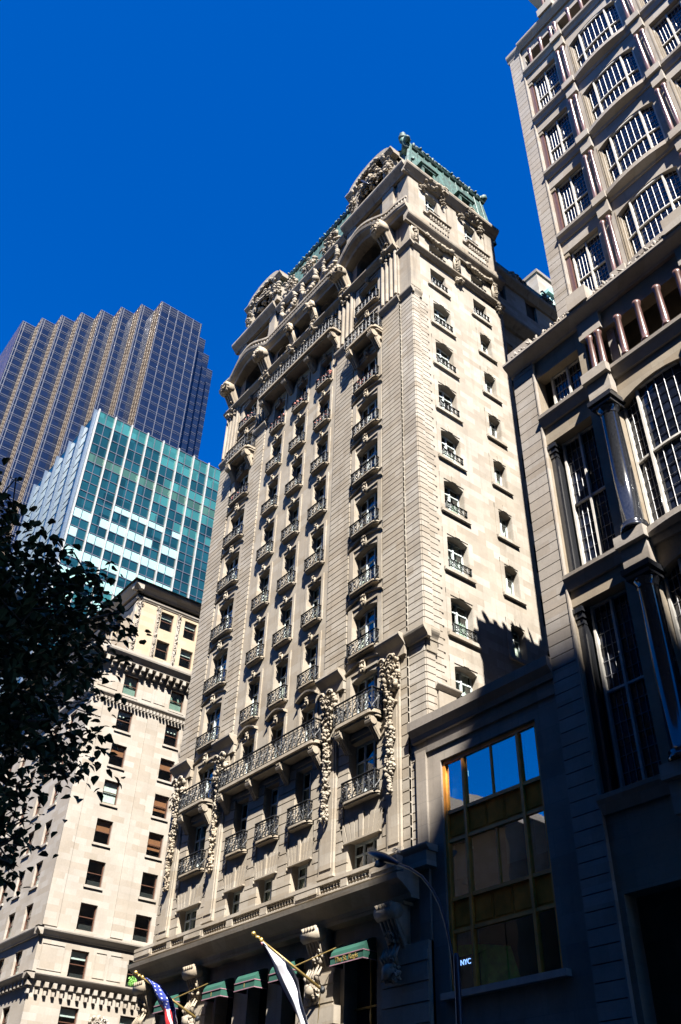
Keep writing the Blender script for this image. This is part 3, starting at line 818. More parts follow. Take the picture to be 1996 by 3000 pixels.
# attic storey
ah = [(-4.9, -2.9, 55.4, 57.3, .2), (-18.5, -16.5, 55.4, 57.3, .2)] + [(x - .55, x + .55, 55.0, 56.6) for x in (-8.2, -10.8, -13.4)]
mb = MB(); wall(mb, -20.8, -.02, 54.85, 58.0, ah, .5, Fm(0, .1)); mb.quad((-1.0, .1, 50), (-.02, .1, 50), (-.02, .1, 54.85), (-1.0, .1, 54.85)); 
for (a, b) in ((-6.3, -5.3), (-2.4, -1.3), (-20.3, -19.3), (-16.0, -15.2)): block(mb, F, a, b, -.15, .12, 53.2, 57.6)
moulding(mb, F, -6.5, .25, cyma(57.5, 58.3, .2, .65)); moulding(mb, F, -20.9, -15.0, cyma(57.5, 58.3, .2, .65)); moulding(mb, F, -15.0, -6.5, cyma(57.2, 57.7, .1, .35))
moulding(mb, V, -.45, 8.3, cyma(57.4, 58.15, .15, .55))
for u in (.5, 4.0, 7.6): block(mb, V, u - .45, u + .45, -.05, .05, 53.1, 57.35)
mb.build('attic_wall', M['top'], hotel)
lg = MB()
for h in ah: lg.quad((h[0], .5, h[2]), (h[1], .5, h[2]), (h[1], .5, h[3]), (h[0], .5, h[3])); lg.cut()
lg.build('attic_glass', M['rbglass'], hotel)
mb = MB()
for x in (-8.2, -10.8, -13.4):
    for i in range(40):
        a = i / 40 * 6.28; mb.blob((x + .85 * math.cos(a), -.15, 56.7 + 1.25 * math.sin(a)), rnd.uniform(.12, .24))
    carving(mb, F, x, 58.6, 1.9, 2.0, .5, 60, int(-x * 3), .17); mb.cut()
for u in (2.2, 5.8):
    carving(mb, V, u, 57.9, 2.2, .9, .6, 30, int(u * 7), .2)
    for s in (-1, 1): carving(mb, V, u + s * .9, 57.0, .4, .8, .3, 10, int(u * 5 + s), .12)
    mb.cut()
mb.build('attic_carving', M['carve'], hotel, smooth=True)
# the two arched dormers above the end bays
for c in (-3.3, -16.75):
    mb = MB(); n = 14; W = 2.3
    ou = [(c + W * math.cos(math.pi * i / n), 61.2 + 1.15 * math.sin(math.pi * i / n)) for i in range(n + 1)]
    inn = [(c + (W - .45) * math.cos(math.pi * i / n), 61.0 + .95 * math.sin(math.pi * i / n)) for i in range(n + 1)]
    for i in range(n):
        for (pa, pb, d0, d1) in ((ou, inn, -.7, .6),):
            q = [(pa[i][0], d0, pa[i][1]), (pa[i + 1][0], d0, pa[i + 1][1]), (pb[i + 1][0], d0, pb[i + 1][1]), (pb[i][0], d0, pb[i][1])]
            r = [(p[0], d1 + 2.0, p[2]) for p in q]
            mb.add(q + r, [(0, 1, 2, 3), (7, 6, 5, 4), (0, 4, 5, 1), (3, 2, 6, 7)])
    mb.add([(p[0], -.1, p[1]) for p in inn] + [(c + W - .45, -.1, 58.2), (c - W + .45, -.1, 58.2)], [tuple(range(n + 3))])
    for s in (-1, 1):
        block(mb, F, c + s * 1.75 - .35, c + s * 1.75 + .35, -.5, 1.5, 58.3, 60.9)
        moulding(mb, F, c + s * 1.95 - .6, c + s * 1.95 + .6, cyma(60.75, 61.2, .5, .8))
    d_ = mb.build('arched_dormer', M['top'], hotel)
    mb = MB()
    carving(mb, Fm(0, -.2), c, 60.4, 2.6, 2.0, .6, 110, int(-c * 3), .16)
    for i in range(30):
        a = math.pi * i / 29; mb.blob((c + (W - .55) * math.cos(a), -.65, 60.9 + .85 * math.sin(a)), rnd.uniform(.1, .2))
    for s in (-1, 1): carving(mb, Fm(0, -.3), c + s * 1.9, 59.5, .8, 1.7, .5, 36, int(-c * 5 + s), .15); mb.cut()
    mb.build('dormer_carving', M['carve'], d_, smooth=True)
    mb = MB(); mb.blob((c, -.25, 60.2), (.85, .1, .95)); mb.build('oval_window', M['granite'], d_, smooth=True)
# mansard
mb = MB()
def mans(mb, poly_lo, poly_hi):
    n = len(poly_lo)
    mb.add(poly_lo + poly_hi, [(i, (i + 1) % n, n + (i + 1) % n, n + i) for i in range(n)] + [tuple(range(n, 2 * n))])
mans(mb, [(-20.6, .35, 58.0), (-.35, .35, 58.0), (-.35, 9.0, 58.0), (-20.6, 9.0, 58.0)],
         [(-19.5, 1.2, 63.5), (-.9, 1.2, 63.5), (-.9, 8.6, 63.5), (-19.5, 8.6, 63.5)])
mb.box(-20.6, -2.6, 9.02, 25, 58.2, 60.6)
for i in range(30): mb.tube([(-20.2 + i * .66, .38 + .02, 58.0), (-19.3 + i * .63, 1.18, 63.5)], .05, 4)
for i in range(12): mb.tube([(-.33, .7 + i * .7, 58.0), (-.86, 1.3 + i * .63, 63.5)], .05, 4)
mb.tube([(-19.6, 1.15, 63.55), (-.85, 1.15, 63.55)], .16, 6); mb.tube([(-.85, 1.15, 63.55), (-.85, 8.7, 63.55)], .16, 6); mb.tube([(-.3, .3, 58.1), (-.85, 1.15, 63.6)], .18, 6)
mb.build('mansard_roof', M['copper'], hotel)
mb = MB()
for i in range(27):
    x = -19.3 + i * .7; mb.blob((x, 1.1, 63.85), (.13, .1, .24)); scroll(mb, F, x + .33, 1.05, 63.75, .18, .1, 1.2, 8, 1, .05)
mb.cut()
for i in range(12):
    y = 1.5 + i * .62; mb.blob((-.8, y, 63.85), (.13, .13, .26)); scroll(mb, V, y + .3, .8, 63.8, .2, .1, 1.2, 8, 1, .06)
mb.cut(); mb.tube([(-.95, .9, 62.6), (-1.0, .8, 63.7), (-1.05, .7, 64.0)], [.35, .22, .3], 8); mb.blob((-1.05, .7, 64.3), (.36, .36, .34)); mb.blob((-1.05, .7, 64.7), (.24, .24, .24)); mb.blob((-.7, .75, 63.6), (.3, .2, .5)); mb.cut(); mb.blob((-.8, 8.6, 64.0), (.3, .3, .4)); mb.cut()
for k in range(3): mb.blob((-.6 + .1 * k, .6 + .2 * k, 59 + k), (.14, .14, .3))
mb.build('roof_cresting', M['copper'], hotel, smooth=True)
# copper dormers on the side
for u in (2.2, 5.8):
    mb = MB(); T = Vm(-.35, 0)
    block(mb, T, u - .62, u - .42, -.25, .6, 58.2, 60.3); block(mb, T, u + .42, u + .62, -.25, .6, 58.2, 60.3); block(mb, T, u - .62, u + .62, -.3, .6, 60.301, 60.5)
    mb.prism([(u - .85, 60.51), (u + .85, 60.51), (u, 61.2)], -.4, .6, lambda p, q, t: T(p, t, q))
    o = mb.build('copper_dormer', M['copper'], hotel)
    g2 = MB(); block(g2, T, u - .41, u + .41, .0, .03, 58.3, 60.3); g2.build('pane', M['rbglass'], o)
# shaded rear part mouldings
mb = MB(); T = Vm(-2.2, 0)
moulding(mb, T, 8.3, 26, cyma(52.0, 52.75, .2, .75)); moulding(mb, T, 8.3, 26, cyma(57.4, 58.15, .15, .55)); moulding(mb, T, 8.3, 26, cyma(49.45, 49.75, .1, .3)); moulding(mb, T, 8.3, 26, cyma(45.3, 45.6, .1, .3))
mb.build('rear_moulding', M['top'], hotel); mb = MB()
for i in range(4): carving(mb, T, 9.6 + i * 3.4, 58.8, 1.6, 1.6, .5, 22, 80 + i, .22); mb.cut()
mb.build('rear_dormer_carving', M['top'], hotel)

# ================================================================== RIGHT-HAND BUILDING
rb = empty('office_tower', (22, 6, 0))
tag(rb, 'tall pale stone tower at the right with leaded bow windows and paired red columns', 'tower')
D = .55
def muntins(mb, u0, u1, z0, z1, nu, nz, d, r=.013, warp=None):
    w = warp or (lambda u: 0)
    for i in range(1, nu):
        u = u0 + (u1 - u0) * i / nu
        n = nz * 2
        mb.tube([(u, d + w(u), z0 + (z1 - z0) * k / n) for k in range(n + 1)], [r * (1.5 if k % 2 == 0 else .9) for k in range(n + 1)], 4)
    for k in range(1, nz):
        z = z0 + (z1 - z0) * k / nz; m = 6
        mb.tube([(u0 + (u1 - u0) * i / m, d + w(u0 + (u1 - u0) * i / m), z) for i in range(m + 1)], r * 1.1, 4)
def rb_window(w, z1, tr, nu, nz, bow=0.0, lights=2, arch=0.0):
    """stone mullion window; origin bottom centre in the glass plane"""
    warp = (lambda u: -bow * (1 - (2 * u / w) ** 2)) if bow else (lambda u: 0)
    mb = MB(); b = .085
    us = [-w / 2 + b * .5] + ([0] if lights == 2 else [-w * .28, w * .28]) + [w / 2 - b * .5]
    for u in us: mb.box(u - b * .55, u + b * .55, warp(u) - .14, warp(u) + .04, 0, z1)
    for z in (0, z1 * tr, z1 - b):
        m = 8
        for i in range(m):
            a, c = -w / 2 + w * i / m, -w / 2 + w * (i + 1) / m
            mb.add([(a, warp(a) - .11, z), (c, warp(c) - .11, z), (c, warp(c) - .11, z + b), (a, warp(a) - .11, z + b), (a, warp(a) + .03, z), (c, warp(c) + .03, z), (c, warp(c) + .03, z + b), (a, warp(a) + .03, z + b)],
                   [(0, 1, 2, 3), (3, 2, 6, 7), (0, 4, 5, 1)])
    o = mb.build('window', M['stonebar'], rb, world=False)
    gl = MB(); m = 10
    for i in range(m):
        a, c = -w / 2 + w * i / m, -w / 2 + w * (i + 1) / m
        gl.quad((a, warp(a), 0), (c, warp(c), 0), (c, warp(c), z1), (a, warp(a), z1))
    gl.build('pane', M['rbglass'], o, world=False)
    mt = MB()
    for i in range(len(us) - 1):
        n_ = nu[i] if isinstance(nu, (list, tuple)) else nu
        for (za, zb_) in ((b, z1 * tr), (z1 * tr + b, z1 - b)):
            muntins(mt, us[i] + b * .55, us[i + 1] - b * .55, za, zb_, n_, nz, -.03, .014, warp)
    mt.build('glazing_bars', M['leadbar'], o, world=False)
    return o
rproto = {}
def rplace(key, maker, loc):
    L = (loc[0] - 22, loc[1] - 6, loc[2])
    if key not in rproto: o = maker(); o.location = L; rproto[key] = o; return o
    return copy_tree(rproto[key], rb, L)
P = 7.95 - .05
bays = []      # (kind, u0, u1)
x = 8.05
seq = [('s', 8.1, 10.0), ('b', 11.3, 14.85), ('s', 16.25, 18.1), ('b', 19.4, 22.95), ('s', 24.3, 26.2), ('b', 27.5, 31.0)]
twins = [10.4, 15.3, 18.5, 23.4, 26.6]
# ---- lower block
T0 = Fm()
h0 = []
levels = [(21.0, 27.15, 20.5), (12.9, 19.3, 12.3)]
for k, a, b in seq:
    aa = 7.79 if a < 9 else a - .05
    for (z0, z1, L) in levels: h0.append((aa, b + .05, z0 - .45, z1, 0) if k == 's' else (a - .05, b + .05, z0 - .45, z1, .5))
    h0.append((aa, b + .05, 28.65, 31.05)) if k == 's' else None
    h0.append((a - .1, b + .1, 1.0, 9.5))
mb = MB(); wall(mb, 6.62, 34, 0, 33.3, [h for h in h0 if h] + [(10.45, 15.95, 28.65, 31.05), (18.4, 24.1, 28.65, 31.05)], D, Fm())
mb.box(6.62, 34, 1.9, 24, 0, 33.2)
for z0, z1, L in levels: pass
mb.build('lower_wall', M['rbwarm'], rb)
mb = MB(); mb.quad((6.62, 0, 0), (6.62, 0, 33.3), (6.62, 24, 33.3), (6.62, 24, 0)); mb.quad((6.62, 0, 33.3), (34, 0, 33.3), (34, 4.2, 33.3), (6.62, 4.2, 33.3)); mb.quad((6.62, 4.2, 33.3), (6.62, 24, 33.3), (8, 24, 33.3), (8, 4.2, 33.3)); mb.build('lower_side_wall', M['rb'], rb)
mb = MB(); courses(mb, Fm(), 6.6, 7.72, .3, 32.0, .47, .12, .035)
block(mb, Fm(), 7.72, 7.78, -.16, .02, .3, 32.0)
z = 34.0
mb.build('lower_pier', M['rb'], rb)
mb = MB()
for (z0, z1) in ((28.02, 28.6), (19.95, 20.5), (11.8, 12.35)):
    moulding(mb, Fm(), 7.75, 34, [(.05, z0), (-.1, z0), (-.22, z0 + .3), (-.3, z0 + .42), (-.32, z1), (.05, z1)])
    mb.cut()
    for t in twins: block(mb, Fm(), t - .08, t + 1.12, -.62, -.321, z0 + .2, z1 + .1); block(mb, Fm(), t, t + 1.04, -.42, -.05, z0 - .75, z0 + .19); mb.cut()
    for k, a, b in seq:
        mb.cut()
        if k == 'b' and z0 < 28:
            n = 10; pts = [(a + (b - a) * i / n, -.33 - .25 * (1 - (2 * i / n - 1) ** 2)) for i in range(n + 1)]
            for i in range(n): mb.add([(pts[i][0], -.3, z0 + .2), (pts[i + 1][0], -.3, z0 + .2), (pts[i + 1][0], pts[i + 1][1], z0 + .32), (pts[i][0], pts[i][1], z0 + .32), (pts[i][0], -.3, z1), (pts[i + 1][0], -.3, z1), (pts[i + 1][0], pts[i + 1][1], z1), (pts[i][0], pts[i][1], z1)], [(0, 3, 2, 1), (3, 7, 6, 2), (4, 5, 6, 7)])
moulding(mb, Fm(), 6.5, 34, cyma(32.05, 32.6, .14, .62)); mb.cut(); block(mb, Fm(), 6.55, 34, -.22, .3, 32.61, 33.0); mb.cut(); block(mb, Fm(), 6.6, 7.9, -.3, .5, 33.01, 33.45)
mb.cut(); moulding(mb, lambda u, d, z: (6.62 + d, u, z), .0, 22, cyma(32.3, 32.9, .1, .35)); mb.cut(); mb.box(6.6, 6.9, .5, 22, 33.0, 33.6)
for t in twins: mb.cut(); block(mb, Fm(), t, t + 1.0, -.7, .4, 32.62, 33.5); mb.cut(); block(mb, Fm(), t - .05, t + 1.05, -.2, .02, 31.1, 32.04)
mb.build('lower_cornice', M['rb'], rb)
mb = MB(); rgc = random.Random(9)
xx = 7.2
while xx < 33:
    if not any(t - .1 < xx < t + 1.1 for t in twins):
        for s in (-1, 0, 1): mb.blob((xx + s * .1, -.5, 32.72 + .1 * (1 - abs(s))), (.07, .05, .13 + .07 * (1 - abs(s))), rgc)
    xx += .42
yy = .3
while yy < 12: mb.blob((6.75, yy, 33.85), (.1, .16, .38), rgc); yy += .62
mb.build('leaf_cresting', M['rb'], rb, smooth=True)
# tall storeys: dark pilasters, polished column, windows
for i, (z0, z1, L) in enumerate(levels):
    mb = MB()
    block(mb, Fm(), 7.8, 8.08, .12, .5, L + .25, z1 - .75); block(mb, Fm(), 7.75, 8.12, .05, .5, L + .02, L + .25)
    for k in range(3): block(mb, Fm(), 7.76 - .03 * k, 8.1 + .05 * k, .08 - .06 * k, .5, z1 - .74 + .22 * k, z1 - .55 + .22 * k)
    mb.build('dark_pilaster', M['granite'], rb)
    for t in twins:
        c = (t + .62, -.25, L)
        mb = MB(); H = z1 - L
        mb.lathe((c[0], c[1], L), [(.5, .14), (.5, .3), (.42, .36), (.46, .44), (.38, .52), (.37, H * .4), (.33, H - 1.0), (.36, H - .95), (.33, H - .88), (.42, H - .7), (.45, H - .62)], 28)
        o = mb.build('polished_column', M['granite'], rb, smooth=True)
        for p in o.data.polygons: p.use_smooth = abs(p.normal.z) < .5
        mb = MB(); mb.box(c[0] - .46, c[0] + .46, c[1] - .46, c[1] + .4, z1 - .62, z1 - .42); mb.box(c[0] - .54, c[0] + .54, c[1] - .54, c[1] + .4, z1 - .42, z1 - .2); mb.build('capital', M['granite'], o)
    for k, a, b in seq:
        w = b - a; cx = (a + b) / 2; H = z1 - z0 + .4
        if k == 's': rplace(('ls', i), lambda: rb_window(w - .15, H, .5, 3, 6), (cx + .05, D - .02, z0 - .42))
        else: rplace(('lb', i), lambda: rb_window(w, H, .5, [3, 5, 3], 7, .25, 3), (cx, D - .1, z0 - .42))
# gallery columns
gc = None
for cx in (10.78, 11.2, 12.2, 13.15, 14.1, 15.05, 15.6, 18.9, 19.4, 20.4, 21.4, 22.4, 23.6):
    if gc is None:
        mb = MB(); mb.lathe((0, 0, 0), [(.19, 0), (.19, .12), (.135, .2), (.145, .5), (.125, 2.1), (.17, 2.2), (.17, 2.32)], 16)
        gc = mb.build('gallery_column', M['redstone'], rb, smooth=True, world=False); gc.location = (cx - 22, -.1 - 6, 28.7)
    else: copy_tree(gc, rb, (cx - 22, -.1 - 6, 28.7))
mb = MB(); block(mb, Fm(), 11.4, 11.75, .2, 1.0, 28.62, 31.05); mb.build('gallery_pier', M['rb'], rb)
mb = MB(); mb.quad((10.4, 1.85, 28.6), (24.2, 1.85, 28.6), (24.2, 1.85, 31.1), (10.4, 1.85, 31.1)); mb.build('gallery_back', M['dark'], rb)
for k, a, b in seq:
    if k == 's': rplace(('gs',), lambda: rb_window(b - a - .15, 2.1, .96, 4, 4), ((a + b) / 2 + .05, D - .02, 28.95))
# ---- set-back tower
YT = 4.2; TT = Fm(0, YT)
Ls = [39.0, 45.35, 51.7, 58.05]
ht = []
for k, a, b in seq:
    for L in Ls: ht.append((7.74 if a < 9 else a - .06, b + .06, L - .1, L + 4.8, 0) if k == 's' else (a - .06, b + .06, L - .1, L + 4.85, .5))
ht.append((7.95, 10.2, 64.3, 66.45)); ht.append((10.9, 15.1, 64.3, 66.45)); ht.append((16.0, 18.3, 64.3, 66.45)); ht.append((19.1, 23.2, 64.3, 66.45))
mb = MB(); wall(mb, 6.75, 34, 33.0, 68.2, ht, .6, TT); mb.build('tower_wall', M['rb'], rb)
mb = MB(); mb.box(6.8, 34, 5.6, 24, 33.0, 68.0); mb.box(6.8, 7.7, 4.9, 5.55, 33, 68); mb.build('tower_core', M['dark'], rb)
mb = MB(); mb.quad((6.75, 4.2, 33), (6.75, 4.2, 68.2), (6.75, 24, 68.2), (6.75, 24, 33)); mb.quad((6.75, 4.2, 68.2), (34, 4.2, 68.2), (34, 24, 68.2), (6.75, 24, 68.2)); mb.build('tower_side_wall', M['rb'], rb)
mb = MB(); courses(mb, TT, 6.73, 7.65, 33.4, 67.4, .54, .1, .035); block(mb, TT, 7.65, 7.72, -.14, .02, 33.4, 67.4); moulding(mb, TT, 6.6, 7.8, cyma(67.4, 68.2, .12, .3))
mb.build('tower_pier', M['rb'], rb)
mb = MB()
for L in Ls + [64.35]:
    moulding(mb, TT, 7.72, 34, [(.05, L - .65), (-.08, L - .65), (-.16, L - .35), (-.3, L - .2), (-.32, L), (.05, L)])
    for t in twins: block(mb, TT, t - .08, t + .78, -.46, -.321, L - .5, L + .08); block(mb, TT, t - .02, t + .72, -.3, -.05, L - 1.5, L - .56); mb.cut()
    for k, a, b in seq:
        if k == 'b' and L < 64:
            n = 12; pts = [(a - .1 + (b - a + .2) * i / n, -.32 - .2 * (1 - (2 * i / n - 1) ** 2)) for i in range(n + 1)]
            for i in range(n): mb.add([TT(pts[i][0], -.1, L - .5), TT(pts[i + 1][0], -.1, L - .5), TT(pts[i + 1][0], pts[i + 1][1], L - .3), TT(pts[i][0], pts[i][1], L - .3), TT(pts[i][0], -.1, L + .02), TT(pts[i + 1][0], -.1, L + .02), TT(pts[i + 1][0], pts[i + 1][1], L + .02), TT(pts[i][0], pts[i][1], L + .02)], [(0, 3, 2, 1), (3, 7, 6, 2), (4, 5, 6, 7)])
moulding(mb, TT, 7.75, 34, cyma(67.5, 68.2, .15, .45))
mb.build('tower_ledge', M['rb'], rb)
tc = None
for L in Ls:
    mb = MB(); block(mb, TT, 7.75, 8.0, .1, .5, L + .02, L + 4.45); mb.build('red_pilaster', M['redstone'], rb)
    mb = MB(); block(mb, TT, 7.72, 8.06, .04, .5, L + 4.46, L + 4.8)
    for t in twins:
        mb.cut()
        for q in range(4): block(mb, TT, t + .78 + q * .07 + (0 if q else 0), t + .84 + q * .07, -.02 + q * .07, .5, L + .02, L + 4.7 - q * .25)
    mb.build('tan_pilaster', M['rbwarm'], rb)
    for t in twins:
        for dx in (.12, .52):
            loc = (t + dx - 22, YT - .24 - 6, L + .1)
            if tc is None:
                mb = MB(); mb.lathe((0, 0, 0), [(.16, 0), (.16, .12), (.11, .2), (.115, 1.2), (.1, 4.0), (.15, 4.12), (.15, 4.3)], 16)
                tc = mb.build('slim_column', M['redstone'], rb, smooth=True, world=False); tc.location = loc
            else: copy_tree(tc, rb, loc)
    for k, a, b in seq:
        w = b - a; cx = (a + b) / 2
        if k == 's': rplace('ts', lambda: rb_window(w, 4.75, .47, 4, 6), (cx, YT + .36, L + .0))
        else: rplace('tb', lambda: rb_window(w, 4.75, .47, [3, 6, 3], 6, .2, 3), (cx, YT + .32, L + .0))
tg = None
for cx in (8.5, 9.45, 10.35, 10.75, 11.9, 12.9, 13.9, 15.3, 15.7, 16.6, 17.5, 18.7):
    loc = (cx - 22, YT - .12 - 6, 64.35)
    if tg is None:
        mb = MB(); mb.lathe((0, 0, 0), [(.17, 0), (.17, .1), (.12, .16), (.12, 1.8), (.17, 1.95), (.17, 2.1)], 12)
        tg = mb.build('gallery_column', M['redstone'], rb, smooth=True, world=False); tg.location = loc
    else: copy_tree(tg, rb, loc)
# upper stage, starting further right
mb = MB(); wall(mb, 10.3, 34, 68.2, 83, [(11.35, 14.8, 69.0, 78), (16.2, 18.1, 69, 78)], .6, TT); mb.box(10.35, 34, 5.0, 24, 68.3, 82.9)
mb.quad((10.3, 4.2, 68.2), (10.3, 24, 68.2), (10.3, 24, 83), (10.3, 4.2, 83))
mb.build('upper_stage_wall', M['rb'], rb)
mb = MB(); block(mb, TT, 9.95, 11.2, -.6, .02, 68.25, 69.1); moulding(mb, TT, 9.4, 34, cyma(73.2, 74.2, .5, 1.2)); mb.prism([(10.3, 72.2), (9.2, 73.4), (9.2, 74.2), (10.3, 74.2)], 3.0, 12, lambda p, q, t: (p, t, q))
mb.build('upper_stage_cornice', M['rb'], rb)
for dx in (10.5, 10.95): copy_tree(tc, rb, (dx - 22, YT - .38 - 6, 69.1))
rplace('tb', None, (13.07, YT + .42, 69.0))

# ================================================================== SMALL BUILDING BETWEEN
sb = empty('shop_building', (3, 4, 0))
tag(sb, 'low stone building with bronze window bands between the hotel and the tower', 'building')
mb = MB(); wall(mb, .0, 6.58, 0, 17.2, [(.72, 5.5, 7.87, 15.85)], .45, Fm(0, -.02)); mb.quad((6.58, -.02, 0), (6.58, 6, 0), (6.58, 6, 17.2), (6.58, -.02, 17.2)); mb.quad((.02, -.02, 17.2), (6.58, -.02, 17.2), (6.58, 20, 17.2), (.02, 20, 17.2))
block(mb, Fm(), -.55, .0, -.12, .1, 0, 16.6)
mb.build('front_wall', M['sb'], sb)
mb = MB(); moulding(mb, Fm(0, -.02), -.75, 6.62, [(.1, 16.95), (-.12, 16.95), (-.16, 17.15), (-.34, 17.4), (-.36, 17.75), (.1, 17.75)]); moulding(mb, Fm(0, -.02), -.6, 6.6, [(.1, 16.35), (-.08, 16.38), (-.12, 16.6), (.1, 16.65)])
mb.build('cornice', M['sb'], sb)
mb = MB(); mb.box(.72, 5.5, .3, .34, 7.87, 15.85); 
mb = MB(); T = Fm(0, .1)
for (z0, z1) in ((15.7, 15.85), (13.75, 13.88), (12.72, 12.84), (10.72, 10.84), (9.68, 9.8), (7.87, 7.95)): block(mb, T, .72, 5.5, 0, .15, z0, z1)
for u, w in ((.72, .14), (1.72, .12), (4.46, .12), (5.36, .14)): block(mb, T, u, u + w, -.03, .14, 7.951, 15.69)
for z0 in (13.88, 10.84): block(mb, T, 3.14, 3.2, .02, .12, z0, z0 + 1.85)
mb.build('bronze_frame', M['bronze'], sb)
mb = MB()
for (z0, z1) in ((12.84, 13.75), (9.8, 10.72)):
    for (a, b) in ((.86, 1.72), (1.84, 2.72), (2.74, 3.6), (3.62, 4.46), (4.58, 5.36)):
        block(mb, T, a, b, .09, .12, z0, z1); block(mb, T, a + .08, b - .08, .07, .0901, z0 + .1, z1 - .1); mb.cut()
mb.build('spandrel_panel', M['bronzepanel'], sb)
for (z0, z1) in ((13.88, 15.7), (10.84, 12.72), (7.95, 9.68)):
    for (a, b) in ((.86, 1.72), (1.84, 3.14), (3.2, 4.46), (4.58, 5.36)):
        g = MB(); t_ = rnd.uniform(-.012, .012); g.quad((a, .17, z0), (b, .17 + t_, z0), (b, .17 + t_, z1), (a, .17, z1)); g.build('pane', M['shopglass'] if z0 > 10 else M['glass'], sb)
mb = MB()
for (z0, z1, cz) in ((13.88, 15.7, 13.9), (10.84, 12.72, 11.5)):
    for (a, b) in ((.86, 1.7), (3.3, 4.44), (4.6, 5.34)): mb.quad((a, .4, cz), (b, .4, cz), (b, .4, z1), (a, .4, z1)); mb.cut()
mb.build('blind', M['blindgreen'], sb)
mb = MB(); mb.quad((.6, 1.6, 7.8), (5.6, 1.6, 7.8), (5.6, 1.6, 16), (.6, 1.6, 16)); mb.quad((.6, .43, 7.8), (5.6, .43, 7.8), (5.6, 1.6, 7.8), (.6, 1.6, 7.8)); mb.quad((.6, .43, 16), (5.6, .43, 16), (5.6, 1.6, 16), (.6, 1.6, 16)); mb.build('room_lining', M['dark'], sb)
mb = MB(); block(mb, Fm(0, -.02), .5, 5.8, -.25, .1, 7.66, 7.86); mb.build('metal_sill', M['alu'], sb)
# inside the lowest band
M['quilt'] = plain('green_quilted_fabric', (.30, .80, .12), rough=.8, var=.3, scale=4)
q = empty('quilted_panel', (2.2, .6, 7.95)); tag(q, 'bright green quilted panel behind the dark first-floor window', 'panel')
mb = MB(); W0, W1 = .75, 3.3; nrow = 26
for i in range(nrow):
    u0 = W0 + (W1 - W0) * i / nrow; u1 = W0 + (W1 - W0) * (i + 1) / nrow - .02
    zt = 9.45 - .42 * ((i / nrow) ** 1.4)
    mb.add([(u0, .62, 7.95), (u1, .62, 7.95), (u1 - .35, .62, zt), (u0 - .35, .62, zt), ((u0 + u1) / 2, .54, 7.95), ((u0 + u1) / 2 - .35, .54, zt)], [(0, 4, 5, 3), (4, 1, 2, 5)])
mb.build('quilting', M['quilt'], q)
sc_ = empty('display_screen', (1.6, .45, 7.95)); tag(sc_, 'black upright screen with glowing blue letters in front of the green panel', 'screen')
mb = MB(); mb.box(.74, 1.66, .4, .48, 7.96, 9.02); mb.build('case', M['iron'], sc_)
ml = bpy.data.materials.new('blue_screen_glow'); ml.use_nodes = True; bs = ml.node_tree.nodes['Principled BSDF']; bs.inputs['Emission Color'].default_value = (.25, .45, 1, 1); bs.inputs['Emission Strength'].default_value = .6; bs.inputs['Base Color'].default_value = (.1, .1, .3, 1)
lettering('NYC', .24, (1.08, .39, 8.82), ml, sc_)

# ================================================================== CORNER BLOCK ACROSS THE SIDE STREET
bg = empty('corner_block', (-55, 10, 0))
tag(bg, 'beige stone corner building with bracketed cornice across the side street', 'building')
XB = -36.9; TV = Vm(XB, 0); TF = Fm(0, 0)
tops = [12.35, 15.67, 18.58, 21.43, 24.3, 27.16, 30.0, 32.8, 35.78]
hv = []
for i, zt in enumerate(tops):
    for (a, b) in ((2.36, 3.6), (6.52, 7.75), (10.7, 11.95), (14.9, 16.1)): hv.append((a, b, zt - 1.7, zt))
fcols = [-39.9 - 3.1 * i for i in range(15)]
hf = [(x - .62, x + .62, zt - 1.7, zt) for x in fcols for zt in tops]
mb = MB(); wall(mb, 0, 30, 0, 37.3, hv, .3, TV); wall(mb, -95, XB, 0, 37.3, hf, .3, TF)
mb.build('lower_wall', M['beige'], bg)
mb = MB()
for a, b in ((0, 1.0), (4.85, 5.75), (9.0, 9.8)): block(mb, TV, a, b, -.09, .02, 16.8, 33.0)
for zt in tops[1:8]:
    pass
for a, b, c, d in hv: block(mb, TV, a - .08, b + .08, -.1, .02, c - .16, c - .0)
for a, b, c, d in hf[:90]: block(mb, TF, a - .08, b + .08, -.1, .02, c - .16, c - .0)
for (z0, z1, p0, p1) in ((16.15, 16.65, .12, .38), (13.55, 13.95, .15, .5), (33.35, 33.75, .12, .3), (10.3, 10.6, .1, .3)):
    moulding(mb, TV, -p1, 30, cyma(z0, z1, p0, p1)); moulding(mb, TF, -95, XB + p1, cyma(z0, z1, p0, p1))
# panels between the attic windows
for zz in (14.1, 34.05):
    for (a, b) in ((.25, 1.9), (4.05, 4.9), (5.1, 6.1)): 
        for (p, q, r, s) in ((a, b, zz + .12, zz + .18), (a, b, zz + 1.62, zz + 1.68), (a, a + .06, zz + .18, zz + 1.62), (b - .06, b, zz + .18, zz + 1.62)): block(mb, TV, p, q, -.04, .02, r, s)
mb.build('string_course', M['beige'], bg)
mb = MB(); u = 0.0
while u < 18:
    block(mb, TV, u + .05, u + .2, -.3, .02, 33.1, 33.34); u += .3
u = -.2
while u < 18:
    block(mb, TV, u, u + .26, -.28, .02, 13.2, 13.5); block(mb, TV, u + .05, u + .22, -.22, .02, 12.75, 13.0); u += .56
u = -.3
while u < 18:
    block(mb, TV, u, u + .26, -.62, .02, 36.2, 36.55); block(mb, TV, u, u + .26, -.35, .02, 35.95, 36.195); u += .62
x = XB + .3
while x > -70:
    block(mb, TF, x - .26, x, -.62, .02, 36.2, 36.55); block(mb, TF, x - .26, x, -.28, .02, 13.2, 13.5); x -= .62
moulding(mb, TV, -.95, 30, cyma(36.56, 37.3, .6, .95)); moulding(mb, TF, -95, XB + .95, cyma(36.56, 37.3, .6, .95))
mb.build('bracket_cornice', M['beige'], bg)
